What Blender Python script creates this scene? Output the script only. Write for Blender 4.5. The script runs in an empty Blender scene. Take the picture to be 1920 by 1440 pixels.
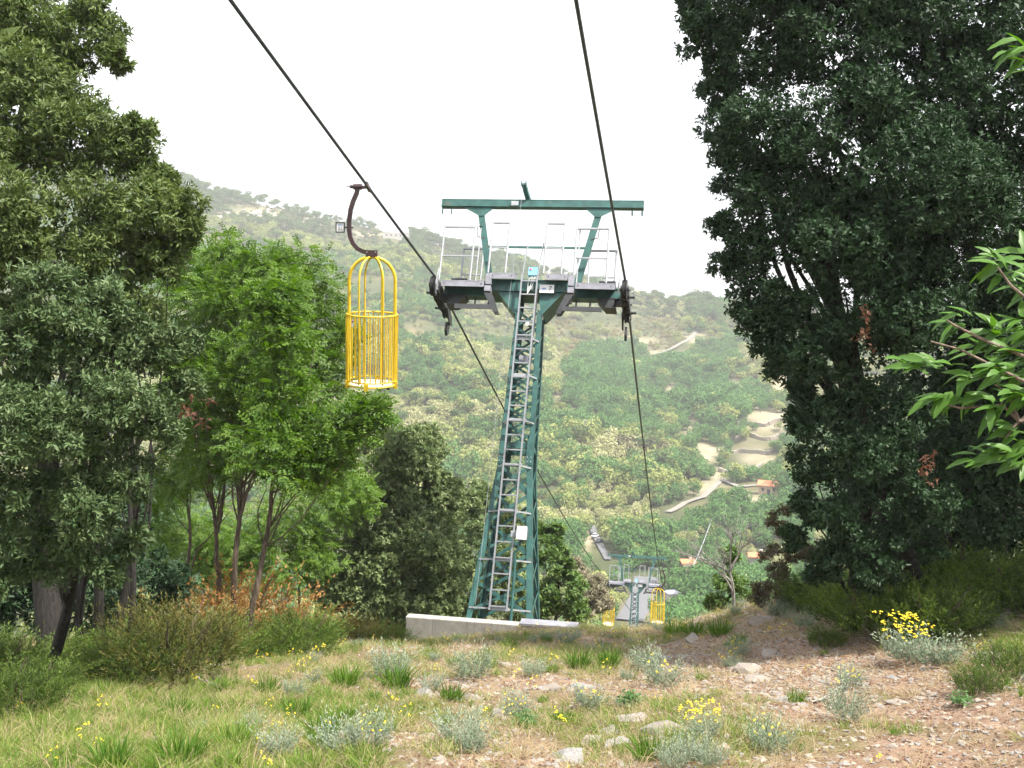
import bpy, math, random
import numpy as np
from mathutils import Matrix, Vector, Euler

rng = np.random.default_rng(7)
random.seed(7)
R = math.radians
scene = bpy.context.scene
col = scene.collection

# ------------------------------------------------------------------ camera
F = 2000.0                       # focal length in photo pixels (1920 wide)
PITCH, ROLL = R(5.0), R(1.3)
_f = np.array([0, math.cos(PITCH), -math.sin(PITCH)])
_r0 = np.array([1., 0, 0]); _u0 = np.array([0, math.sin(PITCH), math.cos(PITCH)])
_r = math.cos(ROLL) * _r0 + math.sin(ROLL) * _u0
_u = -math.sin(ROLL) * _r0 + math.cos(ROLL) * _u0
cd = bpy.data.cameras.new("camera"); cam = bpy.data.objects.new("camera", cd); col.objects.link(cam)
cd.sensor_fit = 'HORIZONTAL'; cd.sensor_width = 36.0; cd.lens = 36.0 * F / 1920.0
cd.clip_start = 0.1; cd.clip_end = 20000
cam.matrix_world = Matrix(((_r[0], _u[0], -_f[0], 0), (_r[1], _u[1], -_f[1], 0), (_r[2], _u[2], -_f[2], 0), (0, 0, 0, 1)))
scene.camera = cam

# ------------------------------------------------------------------ sky, sun, exposure
SUN_AZ, SUN_EL = R(118), R(61)   # clockwise from the viewing direction: right and behind
world = bpy.data.worlds.new("World"); scene.world = world; world.use_nodes = True
wn = world.node_tree.nodes; wl = world.node_tree.links; wn.clear()
wo = wn.new('ShaderNodeOutputWorld'); bg = wn.new('ShaderNodeBackground')
sky = wn.new('ShaderNodeTexSky'); sky.sky_type = 'NISHITA'; sky.sun_disc = False
sky.sun_elevation = SUN_EL; sky.sun_rotation = SUN_AZ; sky.air_density = 1.0; sky.dust_density = 2.0
tc = wn.new('ShaderNodeTexCoord'); mp = wn.new('ShaderNodeMapping'); mp.inputs['Scale'].default_value = (1, 1, 2.2)
cn = wn.new('ShaderNodeTexNoise'); cn.inputs['Scale'].default_value = 2.3; cn.inputs['Detail'].default_value = 6; cn.inputs['Roughness'].default_value = .55
cr = wn.new('ShaderNodeMapRange'); cr.inputs['From Min'].default_value = .34; cr.inputs['From Max'].default_value = .52
cr.inputs['To Min'].default_value = .15; cr.inputs['To Max'].default_value = .95
mx = wn.new('ShaderNodeMix'); mx.data_type = 'RGBA'
mx.inputs[7].default_value = (9.4, 9.6, 9.9, 1)
wl.new(tc.outputs['Generated'], mp.inputs['Vector']); wl.new(mp.outputs['Vector'], cn.inputs['Vector'])
wl.new(cn.outputs['Fac'], cr.inputs['Value']); wl.new(cr.outputs['Result'], mx.inputs[0])
wl.new(sky.outputs['Color'], mx.inputs[6]); wl.new(mx.outputs[2], bg.inputs['Color'])
bg.inputs['Strength'].default_value = 0.092
wl.new(bg.outputs['Background'], wo.inputs['Surface'])
sd = bpy.data.lights.new("sun", 'SUN'); sun = bpy.data.objects.new("sun", sd); col.objects.link(sun)
sd.energy = 5.0; sd.angle = R(1.5); sd.color = (1.0, .95, .86)
to_sun = Vector((math.sin(SUN_AZ) * math.cos(SUN_EL), math.cos(SUN_AZ) * math.cos(SUN_EL), math.sin(SUN_EL)))
sun.rotation_euler = to_sun.to_track_quat('Z', 'Y').to_euler()
sun.location = to_sun * 60
vs = scene.view_settings
vs.view_transform = 'Standard'; vs.look = 'None'; vs.exposure = 1.18; vs.gamma = 1.0; vs.use_curve_mapping = False
cy = scene.cycles
cy.use_denoising = True
cy.max_bounces = 4; cy.diffuse_bounces = 2; cy.glossy_bounces = 1; cy.transmission_bounces = 3; cy.volume_bounces = 0
cy.use_adaptive_sampling = True; cy.adaptive_threshold = 0.03

# ------------------------------------------------------------------ projection helpers
def ray(px, py): return _f + _r * (px - 960) / F - _u * (py - 720) / F
def P(px, py, d): return ray(px, py) * d
def proj(w):
    w = np.asarray(w, float); z = w @ _f
    return 960 + F * (w @ _r) / z, 720 - F * (w @ _u) / z

# ------------------------------------------------------------------ value noise
_lat = np.random.default_rng(3).random((256, 256))
def vnoise(x, y):
    xi = np.floor(x).astype(int); yi = np.floor(y).astype(int); fx = x - xi; fy = y - yi
    fx = fx * fx * (3 - 2 * fx); fy = fy * fy * (3 - 2 * fy)
    a = _lat[xi & 255, yi & 255]; b = _lat[(xi + 1) & 255, yi & 255]; c = _lat[xi & 255, (yi + 1) & 255]; d = _lat[(xi + 1) & 255, (yi + 1) & 255]
    return (a + (b - a) * fx) * (1 - fy) + (c + (d - c) * fx) * fy - .5
def fbm(x, y, o=4):
    s = 0; a = 1.0
    for k in range(o):
        s = s + a * vnoise(x + 17.3 * k, y - 9.1 * k); x = x * 2.03; y = y * 2.03; a *= .5
    return s
def sstep(a, b, x):
    t = np.clip((x - a) / (b - a), 0, 1); return t * t * (3 - 2 * t)

# ------------------------------------------------------------------ terrain height
RX = [-1500, 0, 300, 390, 500, 640, 800, 860, 1000, 1190, 1340, 1500, 2200]
RT = [.137, .115, .096, .081, .0705, .059, .046, .038, .0195, -.0055, -.010, -.014, -.02]
def far_z(px, D, x, y):
    rt = np.interp(px, RX, RT); Rr = np.interp(px, [0, 300, 1000, 1400, 2200], [800, 760, 680, 600, 560])
    zr = rt * Rr
    lowp = np.interp(D, [60, 110, 140, 175, 235, 250], [-24, -42, -50, -53, -53.5, -53.5])
    s = np.clip((D - 250) / (Rr - 250), 0, 1)
    z = np.where(D < 250, lowp, -53.5 + (zr + 53.5) * s ** 1.3)
    past = np.clip(D - Rr, 0, None)
    z = z - np.minimum(past * .18, 140) - past * .015
    amp = sstep(180, 330, D) * (1 - .8 * sstep(Rr - 120, Rr - 10, D))
    return z + amp * 15 * fbm(x / 85 + 3.1, y / 85) + sstep(170, 300, D) * 1.8 * fbm(x / 16, y / 16, 3)
def ground_z(x, y):
    x = np.asarray(x, float); y = np.asarray(y, float)
    D = np.hypot(x, y)
    yc = np.clip(y, -60, 150)
    z = -1.6 - .226 * yc
    t = yc - 19.5
    z = z - .17 * (np.logaddexp(0, t * 1.1) / 1.1)
    xr = np.clip(x, -40, 40)
    z = z + .19 * (np.logaddexp(0, (np.minimum(xr, 14) - 2.5) * 2) / 2) + .02 * np.minimum(xr, 0) + .19 * sstep(13.5, 18.5, yc) * np.clip(xr - 1.2, -3.3, 0) - .10 * (np.logaddexp(0, (-7.5 - np.maximum(xr, -30)) * 1.5) / 1.5)
    z = z - .24 * np.exp(-((x - 2.3) / 1.7) ** 2) * sstep(12.5, 16.5, y) * (1 - sstep(24, 40, y))
    near = 1 - sstep(25, 60, D)
    z = z + near * (.16 * fbm(x / 2.2, y / 2.2, 3) + .05 * fbm(x / .45 + 5, y / .45, 3)) + (1 - near) * 1.2 * fbm(x / 14, y / 14, 3)
    cosp = y / np.maximum(D, 1e-6)
    w = sstep(95, 150, D) * sstep(.25, .6, cosp)
    px = 960 + F * np.clip(x / np.maximum(y, .3 * D + 1e-6), -3, 3)
    z = z * (1 - w) + far_z(px, D, x, y) * w
    back = sstep(150, 900, D) * (1 - sstep(.25, .6, cosp))
    return z - back * 60
def gz(x, y): return float(ground_z(np.array([x]), np.array([y]))[0])
_DS = np.geomspace(3, 1500, 6000)
def hit(px, py):
    d = ray(px, py); pts = d[None, :] * _DS[:, None]
    below = pts[:, 2] < ground_z(pts[:, 0], pts[:, 1])
    k = int(np.argmax(below))
    if not below[k]: k = len(_DS) - 1
    p = pts[k]; return np.array([p[0], p[1], gz(p[0], p[1])])

# ------------------------------------------------------------------ object helpers
def tag(o, label=None, cat=None, group=None, kind=None):
    if label: o['label'] = label
    if cat: o['category'] = cat
    if group: o['group'] = group
    if kind: o['kind'] = kind
    return o
def link(o, parent=None):
    col.objects.link(o)
    if parent is not None: o.parent = parent
    return o
def empty(name, loc=(0, 0, 0), rot=(0, 0, 0)):
    o = bpy.data.objects.new(name, None); o.empty_display_size = .2; o.location = loc; o.rotation_euler = rot
    return link(o)
def mesh_np(name, V, Fc, mat=None, tint=None, smooth=False):
    """V (n,3); Fc (m,k) all faces k-gons"""
    V = np.ascontiguousarray(V, np.float32); Fc = np.ascontiguousarray(Fc, np.int32)
    me = bpy.data.meshes.new(name); n, k = Fc.shape
    me.vertices.add(len(V)); me.vertices.foreach_set('co', V.ravel())
    me.loops.add(n * k); me.loops.foreach_set('vertex_index', Fc.ravel())
    me.polygons.add(n); me.polygons.foreach_set('loop_start', np.arange(0, n * k, k, dtype=np.int32))
    try: me.polygons.foreach_set('loop_total', np.full(n, k, np.int32))
    except Exception: pass
    if smooth: me.polygons.foreach_set('use_smooth', np.ones(n, bool))
    me.update(calc_edges=True)
    if tint is not None:
        at = me.attributes.new('tint', 'FLOAT', 'FACE'); at.data.foreach_set('value', np.ascontiguousarray(tint, np.float32))
    if mat: me.materials.append(mat)
    return me
def obj(name, me, parent=None, loc=None, rot=None, scale=None):
    o = bpy.data.objects.new(name, me)
    if loc is not None: o.location = loc
    if rot is not None: o.rotation_euler = rot
    if scale is not None: o.scale = scale if hasattr(scale, '__len__') else (scale,) * 3
    return link(o, parent)
class MB:
    """collects simple solids into one mesh"""
    def __init__(s): s.v = []; s.f = []
    def add(s, V, Fs):
        n = len(s.v); s.v += [tuple(float(c) for c in p) for p in V]; s.f += [tuple(i + n for i in f) for f in Fs]; return s
    def box(s, a, b):
        x0, y0, z0 = a; x1, y1, z1 = b
        return s.add([(x0, y0, z0), (x1, y0, z0), (x1, y1, z0), (x0, y1, z0), (x0, y0, z1), (x1, y0, z1), (x1, y1, z1), (x0, y1, z1)],
                     [(3, 2, 1, 0), (4, 5, 6, 7), (0, 1, 5, 4), (1, 2, 6, 5), (2, 3, 7, 6), (3, 0, 4, 7)])
    def bar(s, p, q, w, h, up=(0, 0, 1)):
        """box bar from p to q, w across, h along up"""
        p = Vector(p); q = Vector(q); d = (q - p).normalized(); up = Vector(up)
        a = d.cross(up)
        if a.length < 1e-4: a = d.cross(Vector((0, 1, 0)))
        a.normalize(); b = a.cross(d); a = a * (w / 2); b = b * (h / 2)
        return s.add([p - a - b, p + a - b, p + a + b, p - a + b, q - a - b, q + a - b, q + a + b, q - a + b],
                     [(3, 2, 1, 0), (4, 5, 6, 7), (0, 1, 5, 4), (1, 2, 6, 5), (2, 3, 7, 6), (3, 0, 4, 7)][::1])
    def tube(s, pts, r, n=8, cap=True):
        pts = [Vector(p) for p in pts]; rs = r if hasattr(r, '__len__') else [r] * len(pts)
        m = len(pts); prev = None; V = []
        for i, p in enumerate(pts):
            t = (pts[min(i + 1, m - 1)] - pts[max(i - 1, 0)]).normalized()
            if prev is None:
                a = t.cross(Vector((0, 0, 1)))
                if a.length < .05: a = t.cross(Vector((0, 1, 0)))
            else: a = prev - t * prev.dot(t)
            a.normalize(); prev = a; b = t.cross(a)
            for k in range(n):
                an = 2 * math.pi * k / n; V.append(p + (a * math.cos(an) + b * math.sin(an)) * rs[i])
        Fs = [(i * n + k, i * n + (k + 1) % n, (i + 1) * n + (k + 1) % n, (i + 1) * n + k) for i in range(m - 1) for k in range(n)]
        if cap: Fs += [tuple(range(n))[::-1], tuple((m - 1) * n + k for k in range(n))]
        return s.add(V, Fs)
    def lathe(s, prof, c=(0, 0, 0), axis='Z', n=24):
        V = []; m = len(prof)
        for (r, h) in prof:
            for k in range(n):
                an = 2 * math.pi * k / n; a, b = r * math.cos(an), r * math.sin(an)
                p = (a, b, h) if axis == 'Z' else ((h, a, b) if axis == 'X' else (b, h, a))
                V.append((p[0] + c[0], p[1] + c[1], p[2] + c[2]))
        Fs = [(i * n + k, i * n + (k + 1) % n, (i + 1) * n + (k + 1) % n, (i + 1) * n + k) for i in range(m - 1) for k in range(n)]
        Fs += [tuple(range(n))[::-1], tuple((m - 1) * n + k for k in range(n))]
        return s.add(V, Fs)
    def plate(s, poly, t, y=0, axis='Y'):
        """2-D polygon (x,z) extruded along Y, or (y,z) along X"""
        n = len(poly); V = []
        for o in (-t / 2, t / 2):
            for (a, b) in poly: V.append((a, y + o, b) if axis == 'Y' else (y + o, a, b))
        Fs = [tuple(range(n)), tuple(range(2 * n - 1, n - 1, -1))] + [(k, k + n, (k + 1) % n + n, (k + 1) % n) for k in range(n)]
        return s.add(V, Fs)
    def mesh(s, name, mat, smooth=False):
        me = bpy.data.meshes.new(name); me.from_pydata(s.v, [], s.f); me.update()
        import bmesh
        bm = bmesh.new(); bm.from_mesh(me); bmesh.ops.recalc_face_normals(bm, faces=bm.faces); bm.to_mesh(me); bm.free()
        if smooth:
            me.polygons.foreach_set('use_smooth', np.ones(len(me.polygons), bool))
            try: me.set_sharp_from_angle(angle=R(40))
            except Exception: pass
        if mat: me.materials.append(mat)
        return me
    def build(s, name, mat, parent=None, smooth=False): return obj(name, s.mesh(name, mat, smooth), parent)
def copy_tree(o, parent=None):
    c = o.copy(); col.objects.link(c); c.parent = parent
    for ch in list(o.children): copy_tree(ch, c)
    return c

# ------------------------------------------------------------------ materials
def newmat(name):
    m = bpy.data.materials.new(name); m.use_nodes = True; nt = m.node_tree; nt.nodes.clear()
    out = nt.nodes.new('ShaderNodeOutputMaterial'); b = nt.nodes.new('ShaderNodeBsdfPrincipled')
    nt.links.new(b.outputs[0], out.inputs['Surface']); return m, nt, b, out
def paint(name, c, rough=.45, metal=0.0, wear=.18, scale=6, rust=0.0, bump=.02):
    m, nt, b, out = newmat(name); N = nt.nodes; L = nt.links
    t = N.new('ShaderNodeTexCoord'); n = N.new('ShaderNodeTexNoise'); n.inputs['Scale'].default_value = scale; n.inputs['Detail'].default_value = 6
    L.new(t.outputs['Object'], n.inputs['Vector'])
    r = N.new('ShaderNodeValToRGB'); e = r.color_ramp.elements
    e[0].position = .3; e[0].color = tuple(x * (1 - wear) for x in c) + (1,); e[1].position = .72; e[1].color = tuple(min(1, x * (1 + wear)) for x in c) + (1,)
    L.new(n.outputs['Fac'], r.inputs[0]); src = r.outputs[0]
    if rust:
        n2 = N.new('ShaderNodeTexNoise'); n2.inputs['Scale'].default_value = 9; n2.inputs['Detail'].default_value = 8; L.new(t.outputs['Object'], n2.inputs['Vector'])
        mr = N.new('ShaderNodeMapRange'); mr.inputs['From Min'].default_value = .62; mr.inputs['From Max'].default_value = .72; mr.inputs['To Max'].default_value = rust
        L.new(n2.outputs['Fac'], mr.inputs['Value']); mi = N.new('ShaderNodeMix'); mi.data_type = 'RGBA'; mi.inputs[7].default_value = (.16, .08, .04, 1)
        L.new(mr.outputs[0], mi.inputs[0]); L.new(src, mi.inputs[6]); src = mi.outputs[2]
    L.new(src, b.inputs['Base Color']); b.inputs['Roughness'].default_value = rough; b.inputs['Metallic'].default_value = metal
    if bump:
        bp = N.new('ShaderNodeBump'); bp.inputs['Strength'].default_value = .25; bp.inputs['Distance'].default_value = bump; L.new(n.outputs['Fac'], bp.inputs['Height']); L.new(bp.outputs[0], b.inputs['Normal'])
    return m
def leafmat(name, lo, hi, trans=.28, rough=.5, spec=.35, dead=None, tcol=None, ov=.3):
    """leaf colour runs from lo to hi by each leaf's own tint and by plant"""
    m, nt, b, out = newmat(name); N = nt.nodes; L = nt.links
    at = N.new('ShaderNodeAttribute'); at.attribute_name = 'tint'
    oi = N.new('ShaderNodeObjectInfo')
    ma = N.new('ShaderNodeMath'); ma.operation = 'MULTIPLY_ADD'; L.new(oi.outputs['Random'], ma.inputs[0]); ma.inputs[1].default_value = ov; L.new(at.outputs['Fac'], ma.inputs[2])
    r = N.new('ShaderNodeValToRGB'); e = r.color_ramp.elements
    e[0].position = .05; e[0].color = lo + (1,); e[1].position = .75 + ov; e[1].color = hi + (1,)
    if dead: e[1].position = .9; x = e.new(.985); x.color = dead + (1,)
    mq = N.new('ShaderNodeMath'); mq.operation = 'DIVIDE'; L.new(ma.outputs[0], mq.inputs[0]); mq.inputs[1].default_value = .75 + ov; e[1].position = 1.0
    L.new(mq.outputs[0], r.inputs[0]); L.new(r.outputs[0], b.inputs['Base Color'])
    b.inputs['Roughness'].default_value = rough; b.inputs['Specular IOR Level'].default_value = spec
    tr = N.new('ShaderNodeBsdfTranslucent'); hs = N.new('ShaderNodeHueSaturation'); hs.inputs['Saturation'].default_value = 1.15; hs.inputs['Value'].default_value = 1.25
    L.new(r.outputs[0], hs.inputs['Color']); L.new(hs.outputs[0], tr.inputs['Color'])
    ms = N.new('ShaderNodeMixShader'); ms.inputs[0].default_value = trans
    L.new(b.outputs[0], ms.inputs[1]); L.new(tr.outputs[0], ms.inputs[2]); L.new(ms.outputs[0], out.inputs['Surface'])
    return m
def barkmat(name, c):
    m, nt, b, out = newmat(name); N = nt.nodes; L = nt.links
    t = N.new('ShaderNodeTexCoord'); mpp = N.new('ShaderNodeMapping'); mpp.inputs['Scale'].default_value = (18, 18, 3); L.new(t.outputs['Object'], mpp.inputs[0])
    n = N.new('ShaderNodeTexNoise'); n.inputs['Scale'].default_value = 2; n.inputs['Detail'].default_value = 6; L.new(mpp.outputs[0], n.inputs[0])
    r = N.new('ShaderNodeValToRGB'); e = r.color_ramp.elements; e[0].position = .35; e[0].color = tuple(x * .45 for x in c) + (1,); e[1].position = .7; e[1].color = tuple(x * 1.3 for x in c) + (1,)
    L.new(n.outputs[0], r.inputs[0]); L.new(r.outputs[0], b.inputs['Base Color']); b.inputs['Roughness'].default_value = .9
    bp = N.new('ShaderNodeBump'); bp.inputs['Strength'].default_value = .8; bp.inputs['Distance'].default_value = .03; L.new(n.outputs[0], bp.inputs['Height']); L.new(bp.outputs[0], b.inputs['Normal'])
    return m
M = dict(
    green=paint('green_paint', (.028, .098, .088), .45, wear=.3, rust=.5),
    dark=paint('dark_steel', (.035, .037, .04), .5, wear=.3),
    black=paint('black_rubber', (.012, .012, .013), .7, wear=.3),
    galv=paint('galvanised_steel', (.30, .31, .325), .45, .25, wear=.15, scale=14),
    alu=paint('aluminium_ladder', (.27, .28, .30), .42, .35, wear=.12),
    greysteel=paint('grey_painted_steel', (.22, .22, .255), .5, wear=.2),
    yellow=paint('yellow_paint', (.66, .46, .02), .4, wear=.12, rust=.25),
    cream=paint('cream_floor', (.72, .66, .56), .6, wear=.1),
    brown=paint('brown_arm_paint', (.055, .030, .034), .4, wear=.25),
    white=paint('white_sign', (.80, .80, .80), .5, wear=.04),
    ink=paint('dark_ink', (.03, .03, .035), .6, wear=.0),
    blue=paint('pale_blue_box', (.20, .50, .80), .5, wear=.06),
    bluei=paint('blue_logo', (.18, .28, .62), .5, wear=.0),
    red=paint('red_mark', (.55, .06, .04), .5, wear=.0),
    cable=paint('steel_rope', (.05, .055, .065), .45, .5, wear=.3, scale=40),
    plasterw=paint('pale_plaster', (.46, .43, .39), .85, wear=.12, scale=1.2),
    plastero=paint('ochre_plaster', (.48, .36, .26), .85, wear=.12, scale=1.2),
    shutter=paint('dark_window', (.05, .06, .07), .3, wear=.2),
    rooft=paint('terracotta_tiles', (.52, .20, .10), .85, wear=.25, scale=2.5),
    carw=paint('white_car_paint', (.75, .76, .78), .25, wear=.02),
    card=paint('dark_car_paint', (.06, .07, .08), .25, wear=.02),
    wood=paint('weathered_wood', (.30, .26, .21), .85, wear=.25, scale=5),
    flower=paint('yellow_flower', (.78, .60, .02), .7, wear=.12, bump=0),
    straw=leafmat('dry_straw', (.25, .19, .11), (.42, .34, .20), .2, .8, .2),
)
def concmat(name, c, streak=.5):
    m, nt, b, out = newmat(name); N = nt.nodes; L = nt.links
    t = N.new('ShaderNodeTexCoord'); n = N.new('ShaderNodeTexNoise'); n.inputs['Scale'].default_value = 7; n.inputs['Detail'].default_value = 9; n.inputs['Roughness'].default_value = .65
    L.new(t.outputs['Object'], n.inputs[0])
    mpp = N.new('ShaderNodeMapping'); mpp.inputs['Scale'].default_value = (11, 11, .9); L.new(t.outputs['Object'], mpp.inputs[0])
    n2 = N.new('ShaderNodeTexNoise'); n2.inputs['Scale'].default_value = 1.3; n2.inputs['Detail'].default_value = 5; L.new(mpp.outputs[0], n2.inputs[0])
    r = N.new('ShaderNodeValToRGB'); e = r.color_ramp.elements; e[0].position = .3; e[0].color = tuple(x * .72 for x in c) + (1,); e[1].position = .7; e[1].color = tuple(x * 1.15 for x in c) + (1,)
    L.new(n.outputs[0], r.inputs[0])
    mr = N.new('ShaderNodeMapRange'); mr.inputs['From Min'].default_value = .52; mr.inputs['From Max'].default_value = .72; mr.inputs['To Max'].default_value = streak; L.new(n2.outputs[0], mr.inputs[0])
    mi = N.new('ShaderNodeMix'); mi.data_type = 'RGBA'; mi.inputs[7].default_value = tuple(x * .4 for x in c) + (1,); L.new(mr.outputs[0], mi.inputs[0]); L.new(r.outputs[0], mi.inputs[6])
    L.new(mi.outputs[2], b.inputs['Base Color']); b.inputs['Roughness'].default_value = .9
    bp = N.new('ShaderNodeBump'); bp.inputs['Strength'].default_value = .5; bp.inputs['Distance'].default_value = .01; L.new(n.outputs[0], bp.inputs['Height']); L.new(bp.outputs[0], b.inputs['Normal'])
    return m
M['concrete'] = concmat('weathered_concrete', (.34, .325, .30))
M['concroad'] = concmat('pale_concrete_road', (.24, .22, .19), .3)
M['asphalt'] = concmat('grey_asphalt', (.14, .14, .15), .2)
M['stone'] = concmat('schist_stone', (.27, .235, .205), .35)
M['stonegrey'] = concmat('grey_stone', (.24, .23, .225), .35)
M['granite'] = concmat('pale_granite', (.46, .42, .37), .4)
M['drywall'] = concmat('dry_stone_wall', (.34, .29, .24), .5)

def groundmat():
    m, nt, b, out = newmat('slope_earth'); N = nt.nodes; L = nt.links
    geo = N.new('ShaderNodeNewGeometry')
    def noise(s, d=6, rgh=.6):
        n = N.new('ShaderNodeTexNoise'); n.inputs['Scale'].default_value = s; n.inputs['Detail'].default_value = d; n.inputs['Roughness'].default_value = rgh
        L.new(geo.outputs['Position'], n.inputs['Vector']); return n.outputs['Fac']
    def ramp(fac, stops):
        r = N.new('ShaderNodeValToRGB'); e = r.color_ramp.elements
        while len(e) < len(stops): e.new(.5)
        for k, (p, c) in enumerate(stops): e[k].position = p; e[k].color = c + (1,)
        L.new(fac, r.inputs[0]); return r.outputs[0]
    def mix(fac, a, bb):
        mi = N.new('ShaderNodeMix'); mi.data_type = 'RGBA'
        L.new(fac, mi.inputs[0]); L.new(a, mi.inputs[6]); L.new(bb, mi.inputs[7]); return mi.outputs[2]
    def attr(nm):
        a = N.new('ShaderNodeAttribute'); a.attribute_name = nm; return a.outputs['Fac']
    dirt = ramp(noise(1.7, 8), [(.3, (.185, .118, .082)), (.5, (.285, .195, .138)), (.72, (.38, .29, .22))])
    litter = ramp(noise(26, 5, .7), [(.35, (.12, .072, .048)), (.55, (.26, .175, .125)), (.75, (.40, .315, .25))])
    n0 = noise(9, 3); fmix = N.new('ShaderNodeMapRange'); fmix.inputs['From Min'].default_value = .35; fmix.inputs['From Max'].default_value = .6; L.new(n0, fmix.inputs[0])
    dirt = mix(fmix.outputs[0], dirt, litter)
    grass = ramp(noise(3.1, 7), [(.3, (.075, .085, .03)), (.55, (.13, .13, .05)), (.75, (.21, .17, .085))])
    nearc = mix(attr('grass'), dirt, grass)
    scrub = ramp(noise(.06, 7), [(.32, (.045, .06, .025)), (.5, (.075, .085, .038)), (.66, (.13, .115, .06)), (.8, (.22, .17, .10))])
    bare = ramp(noise(.15, 7), [(.3, (.22, .19, .115)), (.7, (.36, .31, .22))])
    farc = mix(attr('bare'), scrub, bare)
    L.new(mix(attr('far'), nearc, farc), b.inputs['Base Color'])
    b.inputs['Roughness'].default_value = .95; b.inputs['Specular IOR Level'].default_value = .15
    bp = N.new('ShaderNodeBump'); bp.inputs['Strength'].default_value = .9; bp.inputs['Distance'].default_value = .03
    L.new(noise(22, 8, .7), bp.inputs['Height']); L.new(bp.outputs[0], b.inputs['Normal'])
    return m
M['ground'] = groundmat()

# ------------------------------------------------------------------ ground sheet
def grassiness(x, y):
    n = fbm(x / 1.3 + 40, y / 1.3, 3) + .5 * fbm(x / .4, y / .4 + 9, 2)
    base = np.interp(x, [-12, -2.6, -1.6, -.4, 1.0, 2.2, 4.2, 5.5, 12], [.95, .90, .72, .52, .40, .22, .16, .45, .6])
    base = base + .28 * sstep(14.5, 18, y) * (x > -1) * (x < 3.4)
    return np.clip(base + n * 1.25, 0, 1)
bare_spots = []     # (px,py,rx,ry) pale bare patches on the far hill
BARE = [(1300, 632, 18, 9), (1240, 662, 36, 6), (1390, 725, 60, 16), (1440, 790, 50, 30), (1320, 912, 34, 12), (1345, 895, 14, 18), (1430, 860, 45, 16), (1470, 720, 40, 40),
        (1100, 1015, 12, 22), (1190, 1150, 26, 14), (1290, 1150, 22, 14), (1390, 985, 40, 12), (1415, 935, 40, 9), (485, 402, 45, 12), (1320, 850, 30, 20), (880, 845, 50, 8), (1050, 700, 8, 40), (1180, 640, 60, 8), (560, 420, 30, 5), (690, 440, 40, 6), (650, 418, 20, 5), (1300, 800, 14, 30), (1260, 745, 12, 50)]
def bareness(V):
    x, y = proj(V); b = np.zeros(len(V))
    for (cx, cyy, rx, ry) in BARE:
        b = np.maximum(b, 1.25 * np.exp(-(((x - cx) / rx) ** 2 + ((y - cyy) / ry) ** 2)))
    D = np.hypot(V[:, 0], V[:, 1])
    b = b * sstep(130, 170, D) * (V[:, 1] > 10)
    return np.clip(b + .55 * fbm(V[:, 0] / 9, V[:, 1] / 9, 3) * (b > .08), 0, 1)
def make_ground():
    rs = np.concatenate([[0.02], np.arange(1, 4.5, .5), np.arange(4.5, 26, .1), 26 + np.cumsum(np.linspace(.12, 2.2, 95)), ])
    rs = np.concatenate([rs, np.arange(rs[-1] + 3, 900, 3.4), np.geomspace(905, 2200, 14)])
    az = np.concatenate([R(1) * np.arange(-180, -40, 4.), R(1) * np.arange(-40, -31, 1.), R(1) * np.arange(-31, 31, .2), R(1) * np.arange(31, 40, 1.), R(1) * np.arange(40, 180, 4.)])
    A, Rr = np.meshgrid(az, rs); X = (Rr * np.sin(A)); Y = (Rr * np.cos(A)); Z = ground_z(X.ravel(), Y.ravel()).reshape(X.shape)
    V = np.stack([X, Y, Z], -1).reshape(-1, 3); na = len(az); nr = len(rs)
    i = np.arange(nr - 1)[:, None] * na; j = np.arange(na)[None, :]; jn = (j + 1) % na
    Fc = np.stack([i + j, i + jn, i + na + jn, i + na + j], -1).reshape(-1, 4)
    Fc = Fc[:, ::-1]
    me = mesh_np('ground', V, Fc, M['ground'], smooth=True)
    D = np.hypot(V[:, 0], V[:, 1])
    for nm, val in (('grass', grassiness(V[:, 0], V[:, 1])), ('far', sstep(24, 45, D)), ('bare', bareness(V))):
        a = me.attributes.new(nm, 'FLOAT', 'POINT'); a.data.foreach_set('value', val.astype(np.float32))
    return tag(obj('ground', me), kind='structure')
make_ground()

# ================================================================== LIFT TOWER
LAZ, LEAN = R(9.5), R(23)
def line_axes(lean):
    d = np.array([math.sin(LAZ), math.cos(LAZ), 0]); lat = np.array([d[1], -d[0], 0]); z = np.array([0, 0, 1.])
    return lat, math.cos(lean) * d - math.sin(lean) * z, math.cos(lean) * z + math.sin(lean) * d
def frame_matrix(o, ax):
    a, b, c = ax
    return Matrix(((a[0], b[0], c[0], o[0]), (a[1], b[1], c[1], o[1]), (a[2], b[2], c[2], o[2]), (0, 0, 0, 1)))
T_AX = line_axes(LEAN)
TB = P(940, 1155, 20.4) + T_AX[0] * .06
def text_part(name, s, size, mat, parent, loc, rot=(R(90), 0, 0), sx=1.0):
    cu = bpy.data.curves.new(name, 'FONT'); cu.body = s; cu.size = size; cu.align_x = 'CENTER'; cu.align_y = 'CENTER'; cu.extrude = .002
    tmp = bpy.data.objects.new(name, cu); col.objects.link(tmp)
    me = bpy.data.meshes.new_from_object(tmp.evaluated_get(bpy.context.evaluated_depsgraph_get())); bpy.data.objects.remove(tmp)
    me.materials.clear(); me.materials.append(mat)
    return obj(name, me, parent, loc, rot, (sx, 1, 1))
def hw(z): return float(np.interp(z, [-.9, 0, 2.87, 6.3], [.69, .61, .345, .262]))
GA = 1.97                      # half gauge
SHZ = 6.57                     # sheave axle height
def sheave_y(): return (-.63, -.21, .21, .63)
def sheave_dz(y): return -.045 * y * y * 2.0     # the train follows the bend of the rope

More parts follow.
